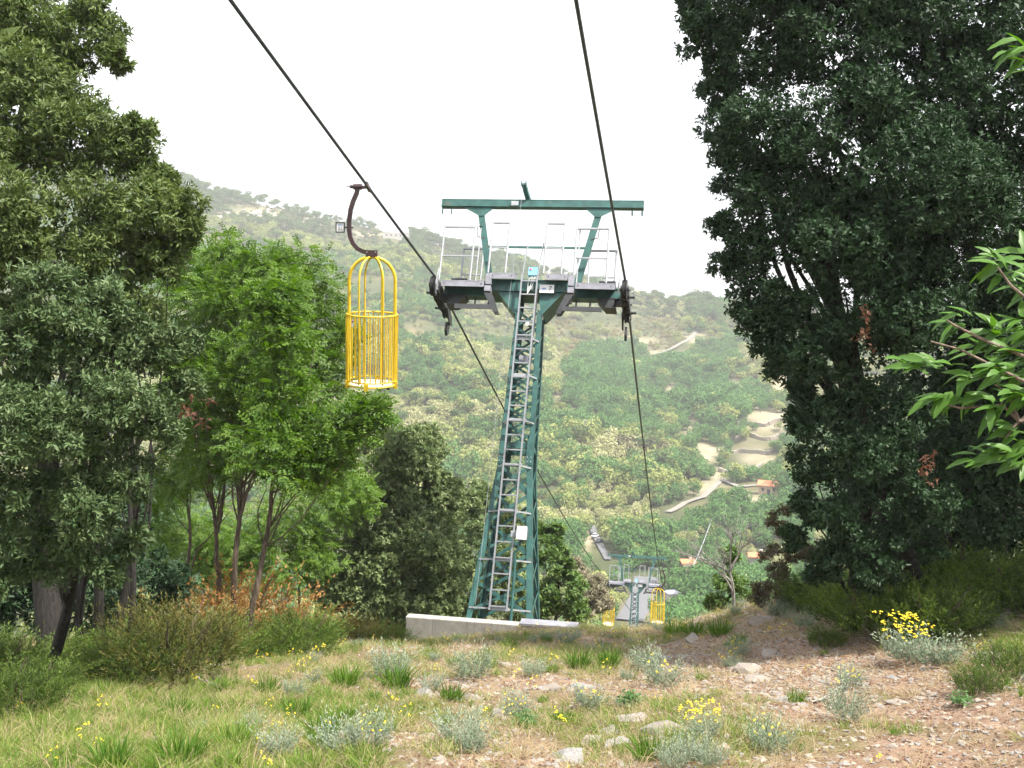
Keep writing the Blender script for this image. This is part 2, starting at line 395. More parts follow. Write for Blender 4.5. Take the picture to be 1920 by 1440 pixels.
def lift_tower(label, full=True):
    root = empty('lift_tower'); tag(root, label, 'tower', 'towers of the chair lift line')
    zk = 2.87
    # legs, L sections
    for sx in (-1, 1):
        for sy in (-1, 1):
            m = MB()
            for z0, z1 in ((-.85, zk), (zk, 6.2)):
                p = Vector((sx * hw(z0), sy * hw(z0), z0)); q = Vector((sx * hw(z1), sy * hw(z1), z1)); w = .105 if z0 < 1 else .092
                o1 = Vector((-sx * w / 2, 0, 0)); o2 = Vector((0, -sy * w / 2, 0))
                m.bar(p + o1, q + o1, w, .014, (0, 1, 0)); m.bar(p + o2 + Vector((0, -sy * .007, 0)), q + o2 + Vector((0, -sy * .007, 0)), .014, w - .014, (0, 1, 0))
            m.build('leg', M['green'], root)
    # splice plates with bolts
    for sx in (-1, 1):
        for sy in (-1, 1):
            m = MB(); h0, h1 = hw(2.9), hw(3.42); cx = -sx * .065
            y0 = sy * (hw(3.16) + .016)
            m.plate([(sx * h0 + cx - .07, 2.9), (sx * h0 + cx + .07, 2.9), (sx * h1 + cx + .062, 3.42), (sx * h1 + cx - .05, 3.42)], .016, y0)
            sp = m.build('splice_plate', M['green'], root)
            if full:
                for zz in (2.96, 3.05):
                    for dx in (-.035, .035): MB().lathe([(.014, -.01), (.014, .012)], (sx * hw(zz) + cx + dx, y0 + sy * .012, zz), 'Y', 6).build('bolt', M['galv'], sp)
    # cross bracing, each bar its own piece
    levels = [0.0, .56, 1.13, 1.72, 2.32, 2.9] + [3.42 + .345 * k for k in range(9)]
    lat = MB()
    for k in range(len(levels) - 1):
        z0, z1 = levels[k], levels[k + 1]
        if abs(z0 - 2.9) < .01: continue
        w = .062 if z0 < 2.9 else .05
        for face in range(4):
            for dg in (0, 1):
                za, zb = (z0, z1) if dg == 0 else (z1, z0)
                ha, hb = hw(za) - .03, hw(zb) - .03; off = .018 if dg == 0 else .030
                if face == 0: p, q, up = (-ha, -hw(za) + off, za), (hb, -hw(zb) + off, zb), (0, 1, 0)
                elif face == 1: p, q, up = (-ha, hw(za) - off, za), (hb, hw(zb) - off, zb), (0, 1, 0)
                elif face == 2: p, q, up = (-hw(za) + off, -ha, za), (-hw(zb) + off, hb, zb), (1, 0, 0)
                else: p, q, up = (hw(za) - off, -ha, za), (hw(zb) - off, hb, zb), (1, 0, 0)
                if full: MB().bar(p, q, w, .009, up).build('brace', M['green'], root)
                else: lat.bar(p, q, w, .012, up)
    if not full: lat.build('bracing', M['green'], root)
    for sy in (-1, 1):
        MB().bar((-hw(3.3), sy * (hw(3.3) - .05), 3.3), (hw(3.3), sy * (hw(3.3) - .05), 3.3), .06, .12).build('strut', M['green'], root)
        MB().bar((sy * (hw(3.3) - .05), -hw(3.3) + .02, 3.3), (sy * (hw(3.3) - .05), hw(3.3) - .02, 3.3), .06, .11).build('strut', M['green'], root)
    for sx in (-1, 1):
        for sy in (-1, 1):
            MB().box((sx * .64 - .15, sy * .64 - .15, -.88), (sx * .64 + .15, sy * .64 + .15, -.85)).build('base_plate', M['green'], root)
    # head
    m = MB().box((-.85, -.30, 6.615), (.79, .30, 6.84)); m.box((-.87, -.33, 6.84), (.81, .33, 6.855)); m.box((-.87, -.33, 6.595), (.81, .33, 6.615))
    head = m.build('head_beam', M['green'], root)
    for x in (-.52, -.40, -.28, .30, .42, .54, .62):
        MB().box((x, -.325, 6.63), (x + .012, -.30, 6.79)).build('stiffener', M['green'], head)
    for sy in (-1, 1):
        for sx in (-1, 1):
            MB().plate([(sx * .68, 6.593), (sx * .20, 6.593), (sx * .20, 6.38), (sx * .265, 6.11), (sx * .30, 6.11)], .014, sy * .275).build('gusset', M['green'], head)
    for sx in (-1, 1):
        MB().bar((sx * .69, 0, 6.60), (sx * .295, 0, 6.11), .60, .016, (sx, 0, 1)).build('soffit_plate', M['green'], head)
    # arms carrying the sheaves
    for sx in (-1, 1):
        m = MB(); x0, x1 = sx * .83, sx * 1.88
        m.bar((x0, -.10, 6.67), (x1, -.10, 6.67), .016, .19); m.bar((x0, .10, 6.67), (x1, .10, 6.67), .016, .19)
        m.bar((x0, 0, 6.775), (x1, 0, 6.775), .26, .018); m.bar((x0, 0, 6.565), (x1, 0, 6.565), .26, .018)
        arm = m.build('arm', M['green'], root)
        m = MB().box((min(sx * 1.40, sx * 1.74), -.17, 6.90), (max(sx * 1.40, sx * 1.74), .17, 6.93)); cp = m.build('clamp_plate', M['dark'], arm)
        for x in (1.45, 1.56, 1.69):
            for y in (-.14, .14): MB().lathe([(.012, 6.78), (.012, 6.97)], (sx * x, y, 0), 'Z', 6).build('stud', M['galv'], cp)
        yk = [(sx * 1.74, 6.55), (sx * 1.40, 6.55), (sx * 1.40, 6.52), (sx * 1.55, 6.37), (sx * 1.74, 6.35)]
        m = MB().plate(yk, .02, -.16); m.plate(yk, .02, .16)
        m.bar((sx * 1.40, 0, 6.52), (sx * 1.55, 0, 6.36), .34, .02, (sx, 0, 1)); m.bar((sx * 1.55, 0, 6.35), (sx * 1.78, 0, 6.34), .34, .03); m.bar((sx * 1.38, 0, 6.542), (sx * 1.78, 0, 6.542), .36, .02)
        m.build('yoke', M['dark'], arm)
        MB().bar((sx * 1.70, 0, 6.52), (sx * 1.96, 0, 6.52), .14, .14).build('axle_beam', M['dark'], arm)
        m = MB()
        for (a, b) in (((.93, 6.36), (1.22, 6.36)), ((.93, 6.56), (.93, 6.36)), ((1.22, 6.56), (1.22, 6.36))):
            m.bar((sx * a[0], .05, a[1]), (sx * b[0], .05, b[1]), .03, .03)
        m.build('stirrup_frame', M['dark'], arm)
        hb = [(sx * .93, 6.46), (sx * .76, 6.46), (sx * .59, 6.04), (sx * .69, 6.04)]
        m = MB().plate(hb, .03, -.50); m.plate(hb, .03, -.36); m.build('hanger_bracket', M['dark'], arm)
        m = MB().bar((sx * .68, -.51, 6.15), (sx * 1.52, -.51, 6.15), .02, .10); m.bar((sx * .68, -.43, 6.215), (sx * 1.52, -.43, 6.215), .16, .012, (0, -.39, .92)); m.build('service_step', M['dark'], arm)
        m = MB().box((min(sx * .80, sx * .92), -.52, 6.66), (max(sx * .80, sx * .92), -.44, 6.90)); m.box((min(sx * .80, sx * .93), -.53, 6.50), (max(sx * .80, sx * .93), -.34, 6.62)); m.build('end_bracket', M['greysteel'], arm)
    # walkways: shallow steel trays kept level on both sides of the arms
    TL = math.tan(LEAN)
    def tray(x0, x1, y0, y1, z0, z1):
        def sh(mb): mb.v = [(x, y, z + TL * (y - y0)) for x, y, z in mb.v]; return mb
        m = MB().box((x0, y0, z1 - .03), (x1, y1, z1 - .018)); m.box((x0, y0, z0), (x1, y0 + .012, z1)); m.box((x0, y1 - .012, z0), (x1, y1, z1)); m.box((x0, y0 + .012, z0), (x0 + .01, y1 - .012, z1 - .002)); m.box((x1 - .01, y0 + .012, z0), (x1, y1 - .012, z1 - .002))
        t = sh(m).build('walkway', M['greysteel'], root)
        if full:
            for xx in (x0 + .06, x1 - .06): MB().lathe([(.013, y0 - .01), (.013, y0)], (xx, 0, (z0 + z1) / 2), 'Y', 6).build('bolt', M['dark'], t)
    for sx in (-1, 1):
        a, b = sorted((sx * .95, sx * 1.86) if sx < 0 else (.95, 1.74)); tray(a, b, -.50, -.13, 6.60, 6.735); tray(a, b, .13, .50, 6.60, 6.71)
        a, b = ((-.85, -.33) if sx < 0 else (.32, .78)); tray(a, b, -.50, -.16, 6.795, 6.92)
    # guard rails
    def guard(xa, xb, y, z0, z1, zm):
        g = empty('guard_rail'); g.parent = root
        for x in (xa, xb): MB().tube([(x, y, z0), (x, y, z1)], .022, 8).build('post', M['galv'], g, True)
        MB().bar((xa - .02, y, z1), (xb + .02, y, z1), .038, .038).build('rail', M['galv'], g)
        MB().bar((xa, y, zm), (xb, y, zm), .030, .030).build('rail', M['galv'], g)
    for sx in (-1, 1):
        a, b = ((-1.92, -1.26) if sx < 0 else (.90, 1.57)); guard(a, b, -.49, 6.735, 7.96, 7.29)
        a, b = ((-1.69, -1.25) if sx < 0 else (1.10, 1.67)); guard(a, b, .49, 6.73, 7.92, 7.3)
        a, b = ((-.89, -.53) if sx < 0 else (.27, .64)); guard(a, b, -.49, 6.92, 8.07, 7.5)
        g = empty('guard_rail'); g.parent = root; x = -1.15 if sx < 0 else .96
        MB().tube([(x, -.44, 6.74), (x, -.44, 7.96)], .016, 8).build('post', M['galv'], g, True)
        MB().tube([(x, -.44, 7.31), (x - sx * .0 + (-.1 if sx < 0 else .06), -.49, 7.29)], .012, 6).build('rail', M['galv'], g, True)
    # gantry above the arms
    for sx in (-1, 1):
        m = MB().bar((sx * .90, .05, 6.79), (sx * 1.31, .05, 8.70), .11, .11, (0, 1, 0)); m.bar((sx * .90, -.012, 6.79), (sx * 1.31, -.012, 8.70), .14, .014, (0, 1, 0))
        gp = m.build('gantry_post', M['green'], root)
        MB().tube([(sx * (1.19 + .03), -.02, 8.22), (sx * 1.32, -.02, 8.20), (sx * 1.30, -.02, 7.98), (sx * (1.12 + .03), -.02, 7.93)], .011, 6).build('handle', M['dark'], gp, True)
    m = MB().box((-2.17, -.008, 8.69), (2.23, .008, 8.83)); m.box((-2.17, -.075, 8.83), (2.23, .075, 8.845)); m.box((-2.17, -.075, 8.675), (2.23, .075, 8.69)); m.box((-2.165, -.07, 8.69), (2.225, -.056, 8.83))
    gb = m.build('gantry_beam', M['green'], root)
    for sx in (-1, 1):
        MB().plate([(sx * 1.68, 8.673), (sx * .98, 8.673), (sx * 1.20, 8.47), (sx * 1.30, 8.46)], .014, -.03).build('gusset', M['green'], gb)
    for x in (-2.15, -1.95, 1.98, 2.19):
        MB().tube([(x, .03, 8.67), (x, .03, 8.56), (x + .012, 0, 8.515), (x + .02, -.05, 8.51), (x + .02, -.075, 8.55), (x + .02, -.075, 8.60)], .012, 6).build('hook', M['green'], gb, True)
    m = MB().bar((-.26, 0, 8.86), (-.34, -.34, 9.08), .10, .07); m.box((-.40, -.37, 9.05), (-.385, -.28, 9.14)); m.box((-.30, -.37, 9.05), (-.285, -.28, 9.14)); m.build('pulley_arm', M['green'], gb)
    MB().box((-.62, -.084, 8.70), (-.46, -.078, 8.80)).build('label_plate', M['white'], gb)
    MB().tube([(-.35, -.33, 9.05), (-.38, -.42, 7.4), (-.42, -.5, 5.2), (-.44, -.62, 1.5), (-.45, -.70, .1)], .004, 5).build('pull_rope', M['galv'], root)
    MB().bar((-1.10, .05, 7.77), (1.10, .05, 7.77), .03, .045).build('tie_bar', M['green'], root)
    # ladder
    def lx(z, s): return -.012 + s * .162
    def ly(z): return -.73 + .040 * z
    lad = empty('ladder'); lad.parent = root
    for s in (-1, 1):
        MB().bar((lx(.02, s), ly(0), .02), (lx(6.92, s), ly(6.92), 6.92), .028, .06, (0, 1, 0)).build('rail', M['alu'], lad)
        MB().tube([(lx(6.85, s), ly(7.1), 6.85), (lx(7.3, s) + .03, ly(7.1), 7.3), (lx(7.85, s) + .07, ly(7.1), 7.64)], .014, 6).build('hand_rail', M['alu'], lad, True)
    for k in range(23):
        z = .10 + .303 * k; MB().bar((lx(z, -1), ly(z), z), (lx(z, 1), ly(z), z), .028, .026).build('rung', M['alu'], lad)
    for k, z in enumerate((.06, .98, 1.92, 2.83, 3.75, 4.7, 5.5)):
        m = MB().box((lx(z, -1) - .03, ly(z) + .03, z - .035), (lx(z, 1) + .03, ly(z) + .05, z + .035))
        m.bar((lx(z, -1), ly(z) + .05, z), (-hw(z) + .02, -hw(z) - .004, z), .02, .03); m.bar((lx(z, 1), ly(z) + .05, z), (hw(z) - .02, -hw(z) - .004, z), .02, .03)
        m.build('bracket', M['galv'], lad)
    # electrics and signs
    m = MB().box((.23, -.80, 1.36), (.41, -.66, 1.60)); cb = m.build('junction_box', M['galv'], root)
    MB().box((.225, -.815, 1.355), (.415, -.80, 1.605)).build('lid', M['white'], cb); MB().box((.10, -.72, 1.41), (.23, -.69, 1.53)).build('bracket', M['galv'], cb)
    MB().tube([(.30, -.72, 1.36), (.27, -.72, 1.18), (.20, -.70, 1.12), (.22, -.66, .9), (.24, -.66, -.5)], .028, 8).build('conduit', M['green'], root, True)
    MB().tube([(.12, -.64, 1.6), (.14, -.52, 3.4), (.155, -.42, 5.6), (.16, -.36, 6.6)], .016, 6).build('conduit', M['dark'], root, True)
    bb = MB().box((-.05, -.46, 6.90), (.14, -.36, 7.08)).build('switch_box', M['blue'], root)
    MB().lathe([(.022, -.475), (.022, -.46)], (-.005, 0, 7.03), 'Y', 10).build('button', M['red'], bb)
    for x in (.02, .08, .12): MB().tube([(x, -.42, 6.90), (x + .02, -.46, 6.85), (x - .04, -.46, 6.82), (x - .06, -.43, 6.7), (-.04, -.42, 6.5)], .008, 5).build('wire', M['white'], bb, True)
    sg = MB().box((.20, -.372, 6.55), (.50, -.362, 6.73)).build('number_sign', M['white'], root)
    text_part('numeral', '7', .14, M['ink'], sg, (.42, -.376, 6.64))
    LG = MB().lathe([(.045, -.375), (.045, -.372)], (0, 0, 0), 'Y', 16); lg = LG.build('logo', M['bluei'], sg); lg.location = (.29, 0, 6.64); lg.scale = (1.0, 1, .42)
    MB().box((-.05, -.372, 6.62), (.06, -.364, 6.68)).build('label_plate', M['white'], root)
    MB().box((-.02, -.42, 5.80), (.08, -.41, 5.88)).build('label_plate', M['white'], root)
    MB().box((-.10, -.385, 5.02), (.10, -.37, 5.16)).build('cover_plate', M['greysteel'], root)
    # sheave trains
    for sx in (-1, 1):
        tr = empty('sheave_train'); tr.parent = root
        m = MB()
        for o in (-.075, .075):
            m.plate([(-.80, SHZ - .06), (-.70, SHZ + .05), (-.2, SHZ + .0), (.2, SHZ + .0), (.70, SHZ - .02), (.80, SHZ - .12), (.2, SHZ - .16), (-.2, SHZ - .16)], .014, sx * GA + o, 'X')
        m.build('rocker_beam', M['dark'], tr)
        for y in sheave_y():
            z = SHZ + sheave_dz(y); c = (sx * GA, y, z)
            sh = MB().lathe([(.205, -.05), (.205, -.028), (.186, -.012), (.186, .012), (.205, .028), (.205, .05), (.165, .05), (.165, -.05)], c, 'X', 26).build('sheave', M['black'], tr, True)
            MB().lathe([(.163, -.046), (.14, -.052), (.13, -.03), (.06, -.03), (.06, -.062), (.06, .062), (.06, .03), (.13, .03), (.14, .052), (.163, .046)], c, 'X', 24).build('rim', M['greysteel'], sh, True)
            MB().lathe([(.022, -.11), (.022, .11)], c, 'X', 8).build('axle', M['dark'], sh, True)
        m = MB().plate([(-.86, SHZ - .22), (-.92, SHZ - .10), (-.90, SHZ + .10), (-.80, SHZ + .30), (-.77, SHZ + .30), (-.80, SHZ + .08), (-.74, SHZ - .16)], .02, sx * (GA - .11), 'X'); m.build('rope_guide', M['galv'], tr)
        m = MB().plate([(.72, SHZ - .3), (.92, SHZ - .3), (.92, SHZ - .52), (.78, SHZ - .60), (.68, SHZ - .5)], .05, sx * (GA - .02), 'X'); m.plate([(.3, SHZ - .14), (.8, SHZ - .14), (.9, SHZ - .32), (.7, SHZ - .38)], .03, sx * (GA - .09), 'X'); m.build('rope_catcher', M['dark'], tr)
        for y in (-.42, .42): MB().lathe([(.03, 0), (.03, sx * .2)], (sx * GA, y, SHZ - .10), 'X', 8).build('pivot_pin', M['dark'], tr)
    return root

tower = lift_tower('tall green lattice lift tower with number 7 sign and long aluminium ladder')
tower.matrix_world = frame_matrix(TB, T_AX)
def tower_pt(p, o=TB, ax=T_AX): return o + ax[0] * p[0] + ax[1] * p[1] + ax[2] * p[2]

# second tower further down the line
T2_AX = line_axes(R(20))
HEADM = P(1192, 1094, 78.5)
T2B = HEADM - T2_AX[2] * 6.8
tower2 = lift_tower('small distant green lift tower beyond the brow, lower down the line', full=False)
tower2.matrix_world = frame_matrix(T2B, T2_AX)

# ================================================================== ROPES
ROPE_TOP = SHZ + .188 + .017
U1 = ray(1282, 1140); U1 = U1 / np.linalg.norm(U1)
def rope_points(sx):
    top = [tower_pt((sx * GA, y, ROPE_TOP + sheave_dz(y))) for y in sheave_y()]
    t2 = [tower_pt((sx * GA, y, ROPE_TOP + sheave_dz(y)), T2B, T2_AX) for y in sheave_y()]
    up = [top[0] - U1 * s + np.array([0, 0, .00045 * s * s]) for s in (38, 30, 24, 18, 14, 10, 6, 3)]
    mid = []
    for k in range(1, 16):
        t = k / 16; mid.append(top[-1] * (1 - t) + t2[0] * t - np.array([0, 0, 1.0]) * 1.1 * 4 * t * (1 - t) * .5)
    end = t2[-1]; d2 = np.array([math.sin(LAZ), math.cos(LAZ), -.36])
    low = [end + d2 * s for s in (8, 20, 40, 70)]
    return up + top + mid + t2 + low, up, top
ROPES = {}
for sx, lb in ((-1, 'dark steel rope over the left sheaves, carrying the cage numbered 21'), (1, 'dark steel rope over the right sheaves, passing close to the dark trees')):
    pts, up, top = rope_points(sx); ROPES[sx] = (up, top)
    o = MB().tube(pts, .025, 7).build('haul_rope', M['cable'], None, True); tag(o, lb, 'cable', 'ropes of the lift line')

# ================================================================== CAGES
def lift_cage(label, full=True, number=None):
    """origin at the rope grip, hangs along -Z; arm bows out towards -X"""
    root = empty('lift_cage'); tag(root, label, 'lift cage', 'yellow standing cages hung from the rope')
    # grip
    g = MB().tube([(-.30, 0, .0), (-.24, 0, .0)], .028, 8); g.tube([(-.36, 0, .0), (-.30, 0, .0)], .008, 6); g.tube([(-.24, 0, 0), (-.10, 0, 0)], .05, 10); g.bar((-.10, 0, -.01), (.0, 0, -.0), .05, .05); g.bar((0, -.16, .045), (0, .16, -.045), .05, .06)
    gr = g.build('grip', M['brown'], root, True)
    # arm: flat curved bar
    path = [(-.17, -.02), (-.185, -.10), (-.245, -.24), (-.285, -.38), (-.305, -.54), (-.305, -.70), (-.285, -.82), (-.235, -.93), (-.16, -1.01), (-.06, -1.055), (.04, -1.065), (.165, -1.065)]
    m = MB(); V = []; n = len(path)
    for i, (x, z) in enumerate(path):
        a = Vector(path[min(i + 1, n - 1)]) - Vector(path[max(i - 1, 0)]); a.normalize(); nx, nz = -a.y, a.x; w = .035
        for (s, y) in ((-1, -.03), (1, -.03), (1, .03), (-1, .03)): V.append((x + nx * w * s, y, z + nz * w * s))
    Fs = [(i * 4 + k, i * 4 + (k + 1) % 4, (i + 1) * 4 + (k + 1) % 4, (i + 1) * 4 + k) for i in range(n - 1) for k in range(4)] + [(0, 1, 2, 3), tuple((n - 1) * 4 + k for k in (3, 2, 1, 0))]
    arm = m.add(V, Fs).build('hanger_arm', M['brown'], root)
    MB().box((-.02, -.04, -1.135), (.17, .04, -1.028)).build('mount_block', M['brown'], arm)
    if full:
        for x in (.0, .145): MB().lathe([(.012, -.05), (.012, .05)], (x, 0, -1.06), 'Y', 8).build('bolt', M['galv'], arm)
    if number:
        s = MB(); cx, cz = -.455, -.665
        s.box((cx - .075, -.012, cz - .085), (cx + .075, .012, cz - .070)); s.box((cx - .075, -.012, cz + .070), (cx + .075, .012, cz + .085)); s.box((cx - .075, -.012, cz - .07), (cx - .06, .012, cz + .07)); s.box((cx + .06, -.012, cz - .07), (cx + .075, .012, cz + .07))
        s.bar((cx + .075, 0, cz), (-.24, 0, cz), .02, .024); sg = s.build('number_frame', M['ink'], root)
        MB().box((cx - .059, -.006, cz - .069), (cx + .059, .006, cz + .069)).build('panel', M['white'], sg)
        text_part('numeral', number, .075, M['ink'], sg, (cx, -.009, cz - .025))
        for dz in (.05, .036, .022): MB().box((cx - .04, -.0075, cz + dz - .003), (cx + .04, -.0065, cz + dz + .003)).build('printed_line', M['bluei'], sg)
    # basket
    B = empty('basket'); B.parent = root; B.location = (.085, 0, -1.12); B.rotation_euler = (R(5), 0, R(8))
    y = M['yellow']; ZT, ZB, RB = -.965, -2.13, .41
    def arch(ang, r, rad, off=0):
        ca, sa = math.cos(ang), math.sin(ang); pts = []
        for s in (1,):
            for k in range(0, 13):
                t = math.pi * k / 12; x = r * math.cos(t); z = -.40 + .385 * math.sin(t)
                pts.append((x, z))
        pts = [(r, ZB + .02), (r, -1.2), (r, -.7)] + pts + [(-r, -.7), (-r, -1.2), (-r, ZB + .02)]
        return [(x * ca - off * sa, x * sa + off * ca, z) for x, z in pts]
    MB().tube(arch(0, .378, 0), .028, 10).build('arch', y, B, True)
    MB().tube(arch(R(62), .36, 0, .03), .0155, 8).build('arch', y, B, True); MB().tube(arch(R(118) + math.pi, .36, 0, .03), .0155, 8).build('arch', y, B, True)
    def ring(z, r, t): return MB().tube([(r * math.cos(2 * math.pi * k / 36), r * math.sin(2 * math.pi * k / 36), z) for k in range(37)], t, 6, False)
    ring(ZT, RB, .016).build('ring', y, B, True); ring(ZB + .06, RB - .01, .012).build('ring', y, B, True)
    nb = 30 if full else 22
    bars = MB()
    for k in range(nb):
        an = 2 * math.pi * (k + .5) / nb; x, yy = RB * math.cos(an), RB * math.sin(an)
        if full: MB().tube([(x, yy, ZT), (x * .985, yy * .985, ZB + .06)], .0105, 6).build('bar', y, B, True)
        else: bars.tube([(x, yy, ZT), (x * .985, yy * .985, ZB + .06)], .012, 5)
    if not full: bars.build('bars', y, B)
    for an in (0, math.pi, R(9), R(171)):
        MB().bar((RB * math.cos(an), RB * math.sin(an), ZT + .01), ((RB - .005) * math.cos(an), (RB - .005) * math.sin(an), ZB + .02), .022, .05, (math.cos(an), math.sin(an), 0)).build('flat_bar', y, B)
    fl = MB().lathe([(.0, ZB + .005), (.385, ZB + .005), (.385, ZB - .015), (.20, ZB - .055), (.0, ZB - .06)], (0, 0, 0), 'Z', 36).build('floor', M['cream'], B, True)
    ring(ZB - .012, .392, .016).build('floor_rim', y, fl, True)
    for an in (R(-8), R(188), R(-100), R(80)):
        x, yy = .40 * math.cos(an), .40 * math.sin(an); MB().box((x - .035, yy - .035, ZB - .07), (x + .035, yy + .035, ZB + .05)).build('foot', y, B)
    for an in (R(-60), R(-20)):
        x, yy = .30 * math.cos(an), .30 * math.sin(an); MB().lathe([(.022, ZB - .085), (.028, ZB - .04)], (x, yy, 0), 'Z', 8).build('bumper', M['black'], B)
    if full:
        MB().box((-.315, -.305, ZT - .18), (-.285, -.30, ZT - .06)).build('sticker', M['white'], B)
        MB().box((-.312, -.308, ZT - .11), (-.288, -.305, ZT - .075)).build('sticker', M['red'], B)
    return root
def rope_at_px(sx, x=None, y=None):
    up, top = ROPES[sx]; best = None
    for t in np.linspace(0, 30, 3000):
        w = top[0] - U1 * t + np.array([0, 0, .00045 * t * t]); px, py = proj(w); e = abs(px - x)
        if best is None or e < best[0]: best = (e, w)
    return best[1]
cg = lift_cage('yellow barred cage hanging near at left, plate 21 on its arm', True, '21')
w = rope_at_px(-1, 690); cg.location = w; cg.rotation_euler = (0, 0, -LAZ * .4)
c2 = lift_cage('small distant yellow cage hanging left of the far tower', False)
c2.location = P(1141, 1089, 77); c2.rotation_euler = (0, 0, -LAZ)
c3 = lift_cage('larger distant yellow cage hanging right of the far tower', False)
c3.location = P(1238, 1069, 66); c3.rotation_euler = (0, 0, math.pi - LAZ)

# ================================================================== FOUNDATION WALL
fw = empty('foundation_wall'); tag(fw, 'weathered concrete foundation wall in front of the near tower', 'wall')
fw.matrix_world = frame_matrix(TB, line_axes(0))
m = MB().box((-1.68, -1.00, -1.3), (1.55, -.78, .17)); wallp = m.build('wall_slab', M['concrete'], fw)
bv = wallp.modifiers.new('bevel', 'BEVEL'); bv.width = .015; bv.segments = 2
MB().box((-1.5, -.78, -1.9), (1.5, 1.4, -.80)).build('footing', M['concrete'], fw)
MB().box((.45, -1.03, .174), (1.50, -.72, .215)).build('cable_cover', M['greysteel'], fw)

# ================================================================== FOLIAGE BUILDERS
def unit(v): return v / np.maximum(np.linalg.norm(v, axis=-1, keepdims=True), 1e-9)
def rdir(n): return unit(rng.normal(size=(n, 3)))
def leaves(base, d, nrm, L, W, fold=.18, tint=None):
    """one folded four-cornered leaf per row"""
    side = unit(np.cross(d, nrm)); up = unit(np.cross(side, d)); L = L[:, None]; W = W[:, None]
    mid = base + d * L * .45
    V = np.stack([base, mid + side * W * .5 + up * W * fold, base + d * L - up * L * .06, mid - side * W * .5 + up * W * fold], 1).reshape(-1, 3)
    n = len(base); k = np.arange(n)[:, None] * 4
    Fc = np.concatenate([k + [0, 1, 2], k + [0, 2, 3]], 1).reshape(-1, 3)
    t = None if tint is None else np.repeat(tint, 2)
    return V, Fc, t
def tips_in_blobs(blobs, per_m2, shell=(.55, 1.04), lump=.22, cut=.45, clumpy=False):
    """twig tips through the outer part of a union of ellipsoids; blob = (centre, (rx,ry,rz))"""
    P_, A_ = [], []
    if clumpy:
        sub = []
        for c, r in blobs:
            c = np.asarray(c); r = np.asarray(r, float); m = int(9 + 10 * min(r.mean(), 1.2)); d = rdir(m)
            s_ = (.27 + .19 * rng.random(m)); rad = (.48 + .27 * rng.random(m))
            for k in range(m): sub.append((c + d[k] * r * rad[k], r * s_[k] * np.array([1, 1, .8])))
            sub.append((c, r * .5))
        big = blobs; blobs = sub; per_m2 = per_m2 * .62
    for c, r in blobs:
        c = np.asarray(c); r = np.asarray(r, float); area = 4 * math.pi * (r.prod()) ** (2 / 3.)
        n = max(20, int(area * per_m2)); d = rdir(n)
        lp = 1 + lump * (vnoise(d[:, 0] * 2.3 + c[0] * 3.7, d[:, 1] * 2.3 + d[:, 2] * 1.9 + c[2] * 2.1) * 2)
        lo, hi = shell; rad = (lo + (hi - lo) * rng.random(n) ** .55) * lp
        P_.append(c + d * r * rad[:, None]); A_.append(unit(d / r * r.mean()))
    Pt = np.concatenate(P_); Ax = np.concatenate(A_); keep = np.ones(len(Pt), bool)
    for c, r in (big if clumpy else blobs):
        q = (Pt - np.asarray(c)) / np.asarray(r); keep &= (q * q).sum(1) > cut * cut
    return Pt[keep], Ax[keep]
def rosettes(Pt, Ax, k, L, W, spread=.85, up=.25, clump=.5, droop=0.0, Lvar=.3, back=.10):
    n = len(Pt); ax = unit(Ax + np.array([0, 0, up]) + rng.normal(size=(n, 3)) * .35)
    a = np.repeat(ax, k, 0); p = np.repeat(Pt, k, 0); m = n * k
    rd = rdir(m); perp = unit(rd - a * (rd * a).sum(1, keepdims=True))
    d = unit(a * (1 - spread * .7 + .3 * rng.random((m, 1))) + perp * spread + np.array([0, 0, -droop]))
    nrm = unit(a * .8 + np.array([0, 0, .6]) + rng.normal(size=(m, 3)) * .45)
    base = p - a * (rng.random((m, 1)) * back) + perp * .004
    Ls = L * (1 - Lvar + 2 * Lvar * rng.random(m)); Ws = W * (1 - Lvar + 2 * Lvar * rng.random(m))
    tint = np.clip(clump * np.repeat(rng.random(n), k) + (1 - clump) * rng.random(m), 0, 1)
    return leaves(base, d, nrm, Ls, Ws, tint=tint)
def fronds(Pt, Ax, L, pairs, lw, flat=.75):
    """compound leaves: leaflets in pairs along a stalk"""
    n = len(Pt); h = unit(Ax * np.array([1, 1, .35]) + rng.normal(size=(n, 3)) * .5); nr = unit(np.array([0, 0, 1.]) * flat + rng.normal(size=(n, 3)) * .4)
    sd_ = unit(np.cross(h, nr)); nr = unit(np.cross(sd_, h)); B = []; Dd = []; Nn = []; Tt = []; Ll = []
    tc_ = rng.random(n); Lf = L * (.7 + .6 * rng.random(n))
    for j in range(pairs):
        t = (j + .6) / pairs
        for s in (-1, 1):
            B.append(Pt + h * (t * Lf)[:, None] - nr * (.18 * t * t * Lf)[:, None]); Dd.append(unit(sd_ * s + h * .45 - nr * .15 + rng.normal(size=(n, 3)) * .15)); Nn.append(nr + rng.normal(size=(n, 3)) * .2)
            Tt.append(.6 * tc_ + .4 * rng.random(n)); Ll.append(lw * (1.15 - .4 * abs(t - .5)) * (.85 + .3 * rng.random(n)))
    Ll = np.concatenate(Ll)
    return leaves(np.concatenate(B), np.concatenate(Dd), np.concatenate(Nn), Ll, Ll * .5, .08, np.concatenate(Tt))
